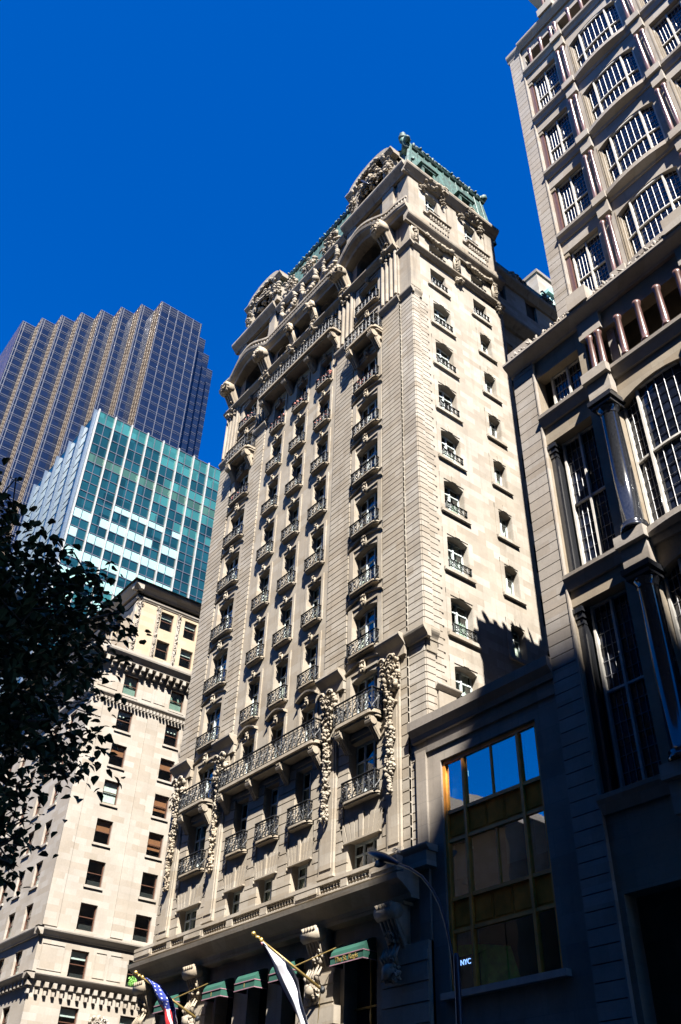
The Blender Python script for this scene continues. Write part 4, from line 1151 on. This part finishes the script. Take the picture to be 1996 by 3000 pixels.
# set-back top storeys
ht2 = [(a, b, c, d) for (a, b) in ((4.5, 5.68), (6.78, 7.93), (9.4, 10.5), (11.8, 12.9)) for (c, d) in ((38.1, 39.75), (40.8, 42.45))]
hf2 = [(x - .55, x + .55, c, d) for x in [-40.2 - 3.1 * i for i in range(14)] for (c, d) in ((38.1, 39.75), (40.8, 42.45))]
mb = MB(); wall(mb, 2.2, 30, 37.3, 43.2, ht2, .3, TV); wall(mb, -94, XB, 37.3, 43.2, hf2, .3, Fm(0, 2.2)); mb.quad((-95, 0, 37.3), (XB, 0, 37.3), (XB, 2.3, 37.3), (-95, 2.3, 37.3)); mb.build('top_wall', M['yellow'], bg)
mb = MB()
moulding(mb, TV, 1.5, 30, cyma(43.4, 44.1, .25, .7)); moulding(mb, Fm(0, 2.2), -95, XB + .7, cyma(43.4, 44.1, .25, .7))
moulding(mb, TV, 2.0, 30, cyma(42.75, 43.0, .06, .16)); moulding(mb, Fm(0, 2.2), -95, XB + .16, cyma(42.75, 43.0, .06, .16))
block(mb, TV, 2.15, 30, -.08, .02, 37.31, 37.95)
mb.build('top_cornice', M['beige'], bg)
mb = MB()
for a in (2.25, 4.05, 6.0, 8.4):
    block(mb, TV, a, a + .34, -.1, .02, 37.96, 42.6); z = 38.1
    while z < 42.5: mb.blob(TV(a + .17 + rnd.uniform(-.05, .05), -.14, z), rnd.uniform(.07, .12)); z += .15
    carving(mb, TV, a + .17, 42.45, .5, .4, .2, 7, int(a * 9), .1); mb.cut()
for i in range(8):
    a = -37.3 - 3.1 * i - (0 if i == 0 else 1.0); block(mb, Fm(0, 2.2), a, a + .34, -.1, .02, 37.96, 42.6); mb.cut()
mb.build('carved_pilaster', M['beige'], bg); mb = MB()
for c in (5.0,): carving(mb, TV, c, 11.3, 1.6, 1.6, .35, 60, 41, .14)
mb.build('carved_panel', M['beige'], bg, smooth=False)
mb = MB(); mb.box(-94.5, XB - .8, .9, 29, 0, 37.2); mb.box(-94.5, XB - .8, 3.1, 29, 37.3, 43.5); mb.quad((-95, 1.3, 44.1), (XB + .9, 1.3, 44.1), (XB + .9, 30, 44.1), (-95, 30, 44.1)); mb.build('inner_core', M['dark'], bg)
# sash windows
def sash(w, h, blind):
    mb = MB(); b = .07
    for (a, c, z0, z1, d) in ((-w / 2, -w / 2 + b, 0, h, .16), (w / 2 - b, w / 2, 0, h, .16), (-w / 2 + b, w / 2 - b, 0, b, .18), (-w / 2 + b, w / 2 - b, h - b, h, .16), (-w / 2 + b, w / 2 - b, h * .5, h * .5 + b * .7, .17)): mb.box(a, c, d, d + .08, z0, z1)
    o = mb.build('window', M['brownframe'], bg, world=False)
    g = MB(); g.quad((-w / 2, .24, 0), (w / 2, .24, 0), (w / 2, .24, h), (-w / 2, .24, h)); g.build('pane', M['glass'], o, world=False)
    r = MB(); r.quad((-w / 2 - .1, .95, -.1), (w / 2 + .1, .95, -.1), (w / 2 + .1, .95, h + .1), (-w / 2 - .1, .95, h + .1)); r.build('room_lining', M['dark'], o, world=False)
    if blind:
        m_, f0 = blind; c = MB(); c.quad((-w / 2 + b, .29, h * f0), (w / 2 - b, .29, h * f0), (w / 2 - b, .29, h), (-w / 2 + b, .29, h)); c.build('blind', m_, o, world=False)
    return o
var = [None, ('blindbrown', .52), ('blindwhite', .7), ('blindwhite', .1), ('blindbrown', .3), ('blindgreen', .05)]
bp_ = {}
def bplace(v, loc, rz):
    L = (loc[0] + 55, loc[1] - 10, loc[2]); key = v
    if key not in bp_:
        o = sash(1.24, 1.7, (M[var[v][0]], var[v][1]) if var[v] else None); o.location = L; o.rotation_euler = (0, 0, rz); bp_[key] = o
    else: copy_tree(bp_[key], bg, L, rz)
vcol = {0: [0, 3, 0, 0, 0, 1, 3, 1, 2, 5], 1: [0, 2, 0, 0, 0, 4, 4, 1, 2, 5]}
patt1 = [2, 2, 0, 0, 1, 3, 1, 2, 5]; patt2 = [2, 2, 0, 0, 4, 4, 1, 2, 5]
for i, zt in enumerate(tops):
    bplace(patt1[i], (XB, 2.98, zt - 1.7), math.pi / 2); bplace(patt2[i], (XB, 7.135, zt - 1.7), math.pi / 2); bplace(0, (XB, 11.3, zt - 1.7), math.pi / 2)
    for j, x in enumerate(fcols[:6]): bplace((i * 3 + j * 5) % 6, (x, 0, zt - 1.7), 0)
for (z, ps) in ((38.1, (0, 2)), (40.8, (2, 2))):
    bplace(ps[0], (XB, 5.09, z), math.pi / 2); bplace(ps[1], (XB, 7.35, z), math.pi / 2)
    for j in range(3): bplace((j * 2) % 6, (-40.2 - 3.1 * j, 2.2, z), 0)
pl = MB(); rgp = random.Random(6)
tagp = None
for i in range(420): 
    a = rgp.uniform(6.6, 8.3); z = 14.05 + rgp.uniform(0, .5); y = rgp.uniform(-.45, -.1)
    c = TV(a, y, z); s = .06; pl.quad((c[0], c[1], c[2]), (c[0] + rgp.uniform(-s, s), c[1] + s, c[2] + rgp.uniform(-s, s)), (c[0] + rgp.uniform(-s, s), c[1] + s, c[2] + 2 * s), (c[0], c[1], c[2] + 1.5 * s))
tag(pl.build('ledge_shrub', M['leafB']), 'bright green shrub on the ledge of the beige corner building', 'shrub')

# ================================================================== TEAL GLASS BLOCK
tb = empty('glass_office_block', (-120, 30, 0))
tag(tb, 'teal glass office block with white fins and bands of painted pale reflection', 'office block')
XT = -95.0; kf = 119.5 / 134.5
y0 = -23 + (16.2 + 23) * kf; pw = 3.67 * kf; TTV = Vm(XT, 0)
ztop = 1.7 + (130 - 1.7) * kf
rows = [ztop]
zr = [130, 126.9, 124.0, 121.3, 118.9, 116.7, 114.2, 111.8, 109.5, 107.9, 105.4, 103.2, 101.1, 98.9, 96.8, 94.6, 92.5, 90.3, 88.2, 86.0, 83.9, 81.7, 79.6, 77.4, 75.3, 73.1, 71, 68.8, 66.7, 64.5, 62, 59.5, 57, 54, 51, 40, 0]
zs = [1.7 + (z - 1.7) * kf for z in zr]
band = MB(); order = ['teal', 'tealdark', 'mint_reflect', 'oliveglass']
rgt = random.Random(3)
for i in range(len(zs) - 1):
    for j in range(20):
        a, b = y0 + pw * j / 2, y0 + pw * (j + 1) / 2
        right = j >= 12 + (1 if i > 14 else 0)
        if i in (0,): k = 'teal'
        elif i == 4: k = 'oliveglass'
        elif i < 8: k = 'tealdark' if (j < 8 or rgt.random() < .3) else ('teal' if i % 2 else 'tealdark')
        elif i == 8: k = 'mint_reflect' if 2 < j < 12 and rgt.random() < .85 else 'tealdark'
        elif i in (10, 12, 14, 16): k = 'tealdark' if right or rgt.random() < .08 else 'mint_reflect'  # painted reflection rows, ending before the right-hand columns
        elif i in (18, 20): k = 'mint_reflect' if rgt.random() < .45 and not right else 'teal'
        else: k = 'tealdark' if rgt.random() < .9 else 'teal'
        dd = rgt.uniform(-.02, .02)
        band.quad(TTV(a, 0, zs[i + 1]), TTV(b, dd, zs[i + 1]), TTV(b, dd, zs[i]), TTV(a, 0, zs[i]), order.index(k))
    band.cut()
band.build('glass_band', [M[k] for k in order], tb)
mb = MB()
for j in range(11): block(mb, TTV, y0 + pw * j - .13, y0 + pw * j + .13, -.42, .05, 0, ztop + .1); mb.cut()
mb.build('white_fin', M['alu'], tb)
mb = MB()
for z in zs[:-1]: block(mb, TTV, y0 - .1, y0 + pw * 10, -.09, .0, z - .07, z + .07)
for j in range(20): block(mb, TTV, y0 + pw * j / 2 - .05, y0 + pw * j / 2 + .05, -.12, .0, 0, ztop)
mb.build('glazing_grid', M['trumpbar'], tb)
mb = MB(); mb.quad((XT - .6, y0 - .1, 0), (XT - 28, y0 - .1, 0), (XT - 28, y0 - .1, ztop), (XT - .6, y0 - .1, ztop)); mb.box(XT - 28, XT - .6, y0 + .5, y0 + pw * 10, 0, ztop - .3); mb.build('west_face', M['tealdark'], tb)
mb = MB()
for j in range(6): mb.box(XT - .4 - 5.4 * j - .15, XT - .4 - 5.4 * j + .15, y0 - .7, y0 - .1, 0, ztop + .1); mb.cut()
mb.build('west_fin', M['bluefin'], tb); mb = MB()
for z in zs[:-1]: mb.box(XT - 28, XT - .6, y0 - .16, y0 - .1, z - .06, z + .06)
mb.build('west_floor_lines', M['bluefin'], tb)

# ================================================================== DARK BLUE SAWTOOTH TOWER
tr = empty('sawtooth_skyscraper', (-180, 60, 0))
tag(tr, 'dark blue mirror glass skyscraper with a stepped sawtooth outline', 'skyscraper')
H = 230.0; kk = (H - 1.7) / (170 - 1.7)
def hp(x, y): return (24.5 + (x - 24.5) * kk, -23 + (y + 23) * kk)
s1 = hp(-109.57, 23.59)
dx, dy = 3.75 * kk, 3.3 * kk
teeth = [(s1[0] - dx * i, s1[1] - dy * i) for i in range(8)]
yr = hp(-109.4, 34.42)[1]
wallsV = []; wallsF = []
wallsV.append((teeth[0][0], teeth[0][1], yr))
for i in range(1, 8): wallsV.append((teeth[i][0], teeth[i][1], teeth[i - 1][1]))
for i in range(0, 7): wallsF.append((teeth[i + 1][0], teeth[i][0], teeth[i][1]))
wallsF.append((teeth[7][0] - 60, teeth[7][0], teeth[7][1]))
xr, yq = teeth[0][0], yr
for i in range(3):
    wallsV.append((xr - dx * (i + 1), yr + dy * i, yr + dy * (i + 1)))
mb = MB()
for (x, a, b) in wallsV: mb.quad((x, a, 0), (x, b, 0), (x, b, H), (x, a, H)); mb.cut()
mb.build('blue_face', M['trump'], tr)
mb = MB()
for (a, b, y) in wallsF: mb.quad((a, y, 0), (b, y, 0), (b, y, H), (a, y, H)); mb.cut()
for i in range(3): mb.quad((xr - dx * i, yr + dy * i, 0), (xr - dx * (i + 1), yr + dy * i, 0), (xr - dx * (i + 1), yr + dy * i, H), (xr - dx * i, yr + dy * i, H)); mb.cut()
mb.build('bronze_face', M['trumpg'], tr)
mb = MB(); st = 3.25
for (x, a, b) in wallsV:
    z = H
    k = 0
    while z > 40:
        for o_, t_ in ((0, .13), (-.75, .08)):
            mb.box(x, x + .06, a, b, z + o_ - t_, z + o_)
        z -= st if k > 2 else 1.1; k += 1
    mb.cut(); n = 5 if b - a > 8 else 2
    for i in range(n + 1 if b - a > 8 else n):
        yy = a + .35 + (b - a - .7) * i / n if b - a > 8 else a + .3 + 1.5 * i * .5
        mb.box(x, x + .12, yy - .09, yy + .09, 30, H)
mb.build('curtain_wall_bars', M['trumpbar'], tr)
mb = MB()
for (a, b, y) in wallsF[:7]:
    z = H
    while z > 40: mb.box(a, b, y - .06, y, z - .35, z); z -= st / 2
    for t in (.1, .5, .9): mb.box(a + (b - a) * t - .08, a + (b - a) * t + .08, y - .1, y, 30, H)
    mb.cut()
mb.build('bronze_face_bars', M['bronzebar'], tr)
mb = MB(); rx = -240
for i in range(8): mb.box(rx, teeth[i][0] - .3, teeth[i][1] + .3, (yr - .3) if i == 0 else teeth[i - 1][1] + .2, 0, H - .4)
for i in range(3): mb.box(rx, xr - dx * (i + 1) - .3, yr + dy * i - .2, yr + dy * (i + 1) - .3, 0, H - .4)
mb.build('inner_core', M['dark'], tr)
mb = MB(); c = teeth[6]; mb.tube([(c[0] - 6, c[1] + 5, H), (c[0] - 12, c[1] + 2, H + 9)], .25, 6); mb.tube([(c[0] - 6, c[1] + 5, H - 2), (c[0] - 6, c[1] + 5, H + 1)], .4, 6); mb.build('roof_jib', M['redstone'], tr)

# ================================================================== BUILDING BEHIND
rr = empty('rear_building', (-8, 30, 0)); tag(rr, 'plain pale building with a green copper bay rising behind the hotel', 'building')
mb = MB(); mb.box(-30, -6.05, 21.5, 60, 0, 71.3); mb.build('wall', M['beige'], rr)
mb = MB(); mb.box(-30.1, -5.9, 21.4, 60.1, 71.3, 71.7); mb.build('coping', M['slate'], rr)
M['palecopper'] = plain('pale_verdigris', (.24, .42, .38), rough=.6, var=.25, scale=1.5)
mb = MB()
mb.box(-6.0, -5.2, 21.4, 25.5, 55, 67.2); mb.box(-6.0, -4.9, 21.2, 25.7, 67.2, 67.6); mb.box(-6, -5.0, 21.3, 25.6, 64.2, 64.5); mb.prism([(21.2, 67.6), (25.7, 67.6), (25.2, 68.6), (21.8, 68.6)], -6, -5.1, lambda p, q, t: (t, p, q))
for i in range(9): mb.tube([(-5.18, 21.6 + i * .47, 55), (-5.18, 21.6 + i * .47, 67.1)], .05, 4)
mb.build('copper_bay', M['palecopper'], rr)

# ================================================================== WEST SIDE OF THE AVENUE (behind the camera; it shades the street and shows in the glass)
def block_building(name, x0, x1, y0, y1, h, label, mat, corn=True):
    e = empty(name, ((x0 + x1) / 2, y1, 0)); tag(e, label, 'building')
    mb = MB(); hs = []
    nx = int((x1 - x0) // 3.6)
    for i in range(nx):
        z = 5.0
        while z < h - 4: u = x0 + 1 + i * 3.6; hs.append((u, u + 1.7, z, z + 2.2)); z += 3.8
    T = lambda u, d, z: (u, y1 - d, z)
    wall(mb, x0, x1, 0, h, hs, .25, T)
    mb.quad((x0, y1, 0), (x0, y0, 0), (x0, y0, h), (x0, y1, h)); mb.quad((x1, y1, 0), (x1, y0, 0), (x1, y0, h), (x1, y1, h)); mb.quad((x0, y0, 0), (x1, y0, 0), (x1, y0, h), (x0, y0, h)); mb.quad((x0, y0, h), (x1, y0, h), (x1, y1, h), (x0, y1, h))
    mb.build('wall', mat, e)
    g = MB()
    for a, b, c, d in hs: g.quad(T(a, .25, c), T(b, .25, c), T(b, .25, d), T(a, .25, d))
    g.build('windows', M['acrossglass'], e)
    if corn: mb = MB(); mb.box(x0 - .3, x1 + .3, y1, y1 + .7, h - .8, h + .01); mb.build('cornice', mat, e)
block_building('avenue_shade_tower', 58.2, 85, -62, -30.7, 96.0, 'dark slab tower on the near side of the avenue, south of the viewer', M['across'], False)
block_building('avenue_shade_tower', 53.6, 58.1, -32.2, -30.7, 90.9, 'narrow unseen slab added beside the dark slab tower to shape its shadow', M['across'], False)  # added out-of-view slab, shaped only to place the shadow edge on the hotel
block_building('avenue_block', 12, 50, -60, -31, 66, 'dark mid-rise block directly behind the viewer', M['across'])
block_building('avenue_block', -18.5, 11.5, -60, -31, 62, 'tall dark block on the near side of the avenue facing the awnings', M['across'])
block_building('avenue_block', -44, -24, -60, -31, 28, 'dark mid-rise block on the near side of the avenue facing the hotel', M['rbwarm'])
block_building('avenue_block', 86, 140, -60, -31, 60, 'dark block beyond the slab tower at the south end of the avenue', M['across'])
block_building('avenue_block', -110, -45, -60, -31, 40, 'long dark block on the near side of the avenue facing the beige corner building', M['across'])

# ================================================================== FLAGS
def flagpole(name, base, tip, label):
    e = empty(name, base); tag(e, label, 'flagpole')
    mb = MB(); mb.tube([base, tip], [.055, .035], 10); b = Vector(base); t = Vector(tip); dr = (t - b).normalized()
    mb.build('pole', M['brasspole'], e, smooth=True)
    mb = MB(); mb.blob(t + dr * .1, (.09, .09, .09)); mb.blob(t - dr * .28, (.07, .07, .1)); mb.blob(t - dr * .1, (.04, .04, .1)); mb.build('finial', M['gold'], e, smooth=True)
    mb = MB(); mb.blob(b, (.12, .1, .14)); mb.build('socket', M['iron'], e)
    q = b + (t - b) * .42
    mb = MB(); mb.tube([q, (q.x + 1.35, -.35, q.z + .75)], .022, 6); mb.tube([b + (t - b) * .02, (b.x - .8, -.4, b.z - 2.8)], .012, 4); mb.build('stay_rod', M['brasspole'], e)
    return e
def cloth(name, label, pts, mats, cell, group=None):
    """pts: list of (left point, right point) from the top down; hangs in folds"""
    nr, nc = 60, 26
    e = empty(name, pts[0][0]); tag(e, label, 'flag')
    vs = []
    for i in range(nr + 1):
        t = i / nr * (len(pts) - 1); k = min(int(t), len(pts) - 2); f = t - k; f = f * f * (3 - 2 * f) if False else f
        L = Vector(pts[k][0]).lerp(Vector(pts[k + 1][0]), f); Rr = Vector(pts[k][1]).lerp(Vector(pts[k + 1][1]), f)
        for j in range(nc + 1):
            s = j / nc; p = L.lerp(Rr, s); w = (Rr - L).length
            p.y += .09 * w * math.sin(s * 8 + i * .05) + .05 * math.sin(i * .21 + s * 3); p.x += .03 * math.sin(s * 17 + i * .11)
            vs.append(p)
    mb = MB(); fs = [(i * (nc + 1) + j, i * (nc + 1) + j + 1, (i + 1) * (nc + 1) + j + 1, (i + 1) * (nc + 1) + j) for i in range(nr) for j in range(nc)]
    mb.v = [tuple(p) for p in vs]; mb.f = fs; mb.m = [cell(i / nr, j / nc, i, j) for i in range(nr) for j in range(nc)]
    o = mb.build('cloth', mats, e, smooth=True)
    return e
def yl(x, z, y, f=-2.9):      # slide a point of the plane y=f along the wind line
    k = (y + 23) / (f + 23); return (24.5 + (x - 24.5) * k, y, 1.7 + (z - 1.7) * k)
M['navy'] = plain('navy_cloth', (.015, .03, .20), rough=.8, var=.1); M['redcloth'] = plain('red_cloth', (.38, .015, .02), rough=.8, var=.1); M['pinkhem'] = plain('dull_red_hem', (.30, .08, .10), rough=.8)
flagpole('flagpole', (-5.37, -.7, 8.69), (-6.79, -2.9, 10.45), 'brass flagpole holding the white flag on the pier between two awnings')
flagpole('flagpole', (-14.34, -.7, 8.75), (-16.25, -2.9, 10.47), 'brass flagpole holding the stars and stripes at the left pier')
wl = [(-6.42, 10.15, -2.9), (-5.5, 9.1, -2.6), (-4.45, 7.9, -2.2), (-3.65, 7.2, -1.9), (-3.1, 6.5, -1.7)]
wr = [(-6.28, 10.14, -2.9), (-4.6, 9.2, -2.6), (-3.85, 8.45, -2.2), (-3.2, 7.25, -1.9), (-2.85, 6.5, -1.7)]
cloth('white_flag', 'plain white flag drooping from its pole before the dark hotel entrance floor', [(yl(a[0], a[1], a[2]), yl(b[0], b[1], b[2])) for a, b in zip(wl, wr)], [M['white'], M['pinkhem']], lambda t, s, i, j: 1 if j < 2 else 0)
ul = [(-15.5, 10.2, -2.9), (-14.96, 9.84, -2.8), (-14.04, 9.08, -2.6), (-13.55, 8.61, -2.4), (-13.07, 8.16, -2.3), (-12.6, 7.5, -2.2)]
ur = [(-15.4, 10.2, -2.9), (-14.03, 9.75, -2.8), (-12.9, 9.05, -2.6), (-12.25, 8.61, -2.4), (-11.96, 8.1, -2.3), (-11.9, 7.4, -2.2)]
def us(t, s, i, j):
    if t < .42 + .30 * s: return 1 if (i % 3 == 1 and (j + (i // 3) % 2 * 2) % 4 == 0) else 0
    if s < .42: return 2 if j % 13 < 11 else 1
    return 2 if (j // 2) % 2 else 1
cloth('striped_flag', 'stars and stripes flag hanging furled from its pole at the lower left', [(yl(a[0], a[1], a[2]), yl(b[0], b[1], b[2])) for a, b in zip(ul, ur)], [M['navy'], M['white'], M['redcloth']], us)

# ================================================================== STREET LAMP
e = empty('street_lamp', (8.7, -7.5, .14)); tag(e, 'grey street lamp with a curved arm reaching in front of the hotel corner', 'street lamp')
mb = MB(); n = 14; vs = []
A, B = Vector((5.67, -7.5, 9.55)), Vector((6.8, -7.5, 9.02)); dr = (B - A)
rings = []
for i in range(n + 1):
    t = i / n; w = .19 * math.sin(math.pi * min(1, t * .82 + .12)) ** .8; c = A + dr * t
    rings.append([(c.x + .18 * w * math.sin(a) * 1.0, c.y + w * math.cos(a), c.z + (.75 if math.sin(a) > 0 else .42) * w * math.sin(a)) for a in [k * math.pi / 6 for k in range(12)]])
vs = [p for r_ in rings for p in r_]
mb.add(vs, [(i * 12 + k, i * 12 + (k + 1) % 12, (i + 1) * 12 + (k + 1) % 12, (i + 1) * 12 + k) for i in range(n) for k in range(12)] + [tuple(range(12)), tuple(range(n * 12, n * 12 + 12))])
mb.build('lamp_head', M['lampgrey'], e, smooth=True)
mb = MB(); mb.blob(A + dr * .42 + Vector((-.03, 0, -.1)), (.3, .13, .09)); mb.build('lens', M['lens'], e, smooth=True)
mb = MB(); mb.tube([(6.75, -7.5, 9.04), (7.2, -7.5, 8.83), (7.65, -7.5, 8.53), (8.0, -7.5, 8.15), (8.25, -7.5, 7.75), (8.42, -7.5, 7.3), (8.55, -7.5, 6.7), (8.62, -7.5, 6.0)], .035, 8); mb.build('arm', M['lampgrey'], e, smooth=True)
mb = MB(); mb.lathe((8.7, -7.5, .14), [(.22, 0), (.22, .5), (.1, .7), (.09, 3), (.07, 6.4), (.05, 6.5)], 12); mb.build('pole', M['lampgrey'], e, smooth=True)

# ================================================================== TREE (near pavement, left of the viewer)
def tree(base, c, rad, nleaf, label, seed):
    rg = random.Random(seed); e = empty('street_tree', base); tag(e, label, 'tree')
    mb = MB(); b = Vector(base); c = Vector(c)
    mid = b.lerp(c, .5) + Vector((.1, -.1, 0))
    mb.tube([b, b + (mid - b) * .5, mid, c - Vector((0, 0, rad[2] * .3)), c + Vector((.1, 0, rad[2] * .6))], [.17, .14, .12, .09, .03], 9)
    tips = []
    for i in range(46):
        a = rg.uniform(0, 6.28); zz = rg.uniform(-.75, .95); q = math.sqrt(max(.05, 1 - zz * zz)) * rg.uniform(.65, .98)
        t = c + Vector((math.cos(a) * q * rad[0], math.sin(a) * q * rad[1], zz * rad[2])); s = c + Vector((0, 0, min(.5, max(-.9, zz - .5)) * rad[2] * .6))
        m = s.lerp(t, .5) + Vector((rg.uniform(-.2, .2), rg.uniform(-.2, .2), .15)); mb.tube([s, m, t], [.045, .025, .008], 5); tips.append((s, m, t))
    mb.build('trunk', M['bark'], e, smooth=True)
    lf = MB()
    def leaf(p, s, dirv, up):
        sd = dirv.cross(up).normalized(); nn = sd.cross(dirv).normalized(); o = .18 * s * nn
        P = lambda f, w, h=0: tuple(p + dirv * (f * s) + sd * (w * s) + nn * (h * s))
        lf.add([P(0, 0), P(.25, .36, .08), P(.62, .33, .05), P(1.05, 0, -.18), P(.62, -.33, .05), P(.25, -.36, .08), P(.5, 0, -.06)], [(0, 1, 6), (1, 2, 6), (2, 3, 6), (3, 4, 6), (4, 5, 6), (5, 0, 6)])
    cl = []
    tw = MB()
    for (s, m, t) in tips:
        for k in range(5):
            q = m.lerp(t, k / 4); tw.tube([q, q + Vector((rg.uniform(-.3, .3), rg.uniform(-.3, .3), rg.uniform(-.1, .3))), q + Vector((rg.uniform(-.55, .55), rg.uniform(-.55, .55), rg.uniform(-.25, .35)))], [.012, .008, .004], 4)
    tw.build('twigs', M['bark'], e)
    for (s, m, t) in tips:
        for k in range(7): cl.append((m.lerp(t, k / 6) + Vector((rg.gauss(0, .13), rg.gauss(0, .13), rg.gauss(0, .13))), rg.uniform(.12, .34)))
    while len(cl) < 560:
        a = rg.uniform(0, 6.28); zz = rg.uniform(-1, 1); q = math.sqrt(1 - zz * zz); r_ = rg.random() ** .4
        cl.append((c + Vector((math.cos(a) * q * rad[0], math.sin(a) * q * rad[1], zz * rad[2])) * 1.0 if False else c + Vector((math.cos(a) * q * rad[0] * r_, math.sin(a) * q * rad[1] * r_, zz * rad[2] * r_)), rg.uniform(.15, .4)))
    for i in range(nleaf):
        p, r_ = rg.choice(cl); p = p + Vector((rg.gauss(0, r_ * .55), rg.gauss(0, r_ * .55), rg.gauss(0, r_ * .5)))
        a = rg.uniform(0, 6.28); dv = Vector((math.cos(a), math.sin(a), rg.uniform(-.9, .2))).normalized()
        leaf(p, rg.uniform(.055, .115), dv, Vector((rg.uniform(-.5, .5), rg.uniform(-.5, .5), 1)).normalized())
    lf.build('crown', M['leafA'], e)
tree((16.2, -22.2, .14), (16.35, -21.5, 5.45), (1.75, 1.7, 1.9), 16000, 'dark leafy street tree filling the left edge, seen from below', 5)

# ================================================================== LIGHT, SKY, CAMERA
sun_dir = Vector((1.0, -.56, 1.42)).normalized()          # towards the sun
el = math.asin(sun_dir.z); az = math.atan2(sun_dir.x, sun_dir.y)
sl = bpy.data.lights.new('sun', 'SUN'); sl.energy = 5.0; sl.angle = R(.5); sl.color = (1.0, .945, .87)
so = bpy.data.objects.new('sun', sl); col.objects.link(so); so.rotation_euler = sun_dir.to_track_quat('Z', 'Y').to_euler(); so.location = (40, -60, 120)
w = bpy.data.worlds.new('World'); sc.world = w; w.use_nodes = True; nt = w.node_tree
bgn = nt.nodes['Background']; sky = nt.nodes.new('ShaderNodeTexSky'); sky.sky_type = 'NISHITA'; sky.sun_disc = False
sky.sun_elevation = el; sky.sun_rotation = az; sky.air_density = 1.0; sky.dust_density = .0; sky.ozone_density = 6.0; sky.altitude = 1500
hs = nt.nodes.new('ShaderNodeHueSaturation'); hs.inputs['Saturation'].default_value = 1.36; hs.inputs['Hue'].default_value = .514; hs.inputs['Value'].default_value = 1.0
nt.links.new(sky.outputs[0], hs.inputs['Color']); nt.links.new(hs.outputs[0], bgn.inputs['Color']); bgn.inputs['Strength'].default_value = .064
cd = bpy.data.cameras.new('camera'); cam = bpy.data.objects.new('camera', cd); col.objects.link(cam); sc.camera = cam
cd.sensor_fit = 'HORIZONTAL'; cd.sensor_width = 36; cd.lens = 2651.92 / 1996 * 36; cd.clip_start = .1; cd.clip_end = 5000
Bm = Matrix(((0.61637483, 0.47737117, 0.6262578), (0.78701271, -0.40003934, -0.46965894), (0.02632612, 0.7823588, -0.62227136)))
cam.matrix_world = Matrix.Translation((24.5, -23.0, 1.7)) @ Bm.to_4x4()
sc.view_settings.view_transform = 'Standard'; sc.view_settings.look = 'None'; sc.view_settings.exposure = 2.08; sc.view_settings.gamma = 1.0
sc.render.resolution_x = 681; sc.render.resolution_y = 1024
sc.cycles.max_bounces = 5; sc.cycles.diffuse_bounces = 1; sc.cycles.glossy_bounces = 3; sc.cycles.transparent_max_bounces = 8
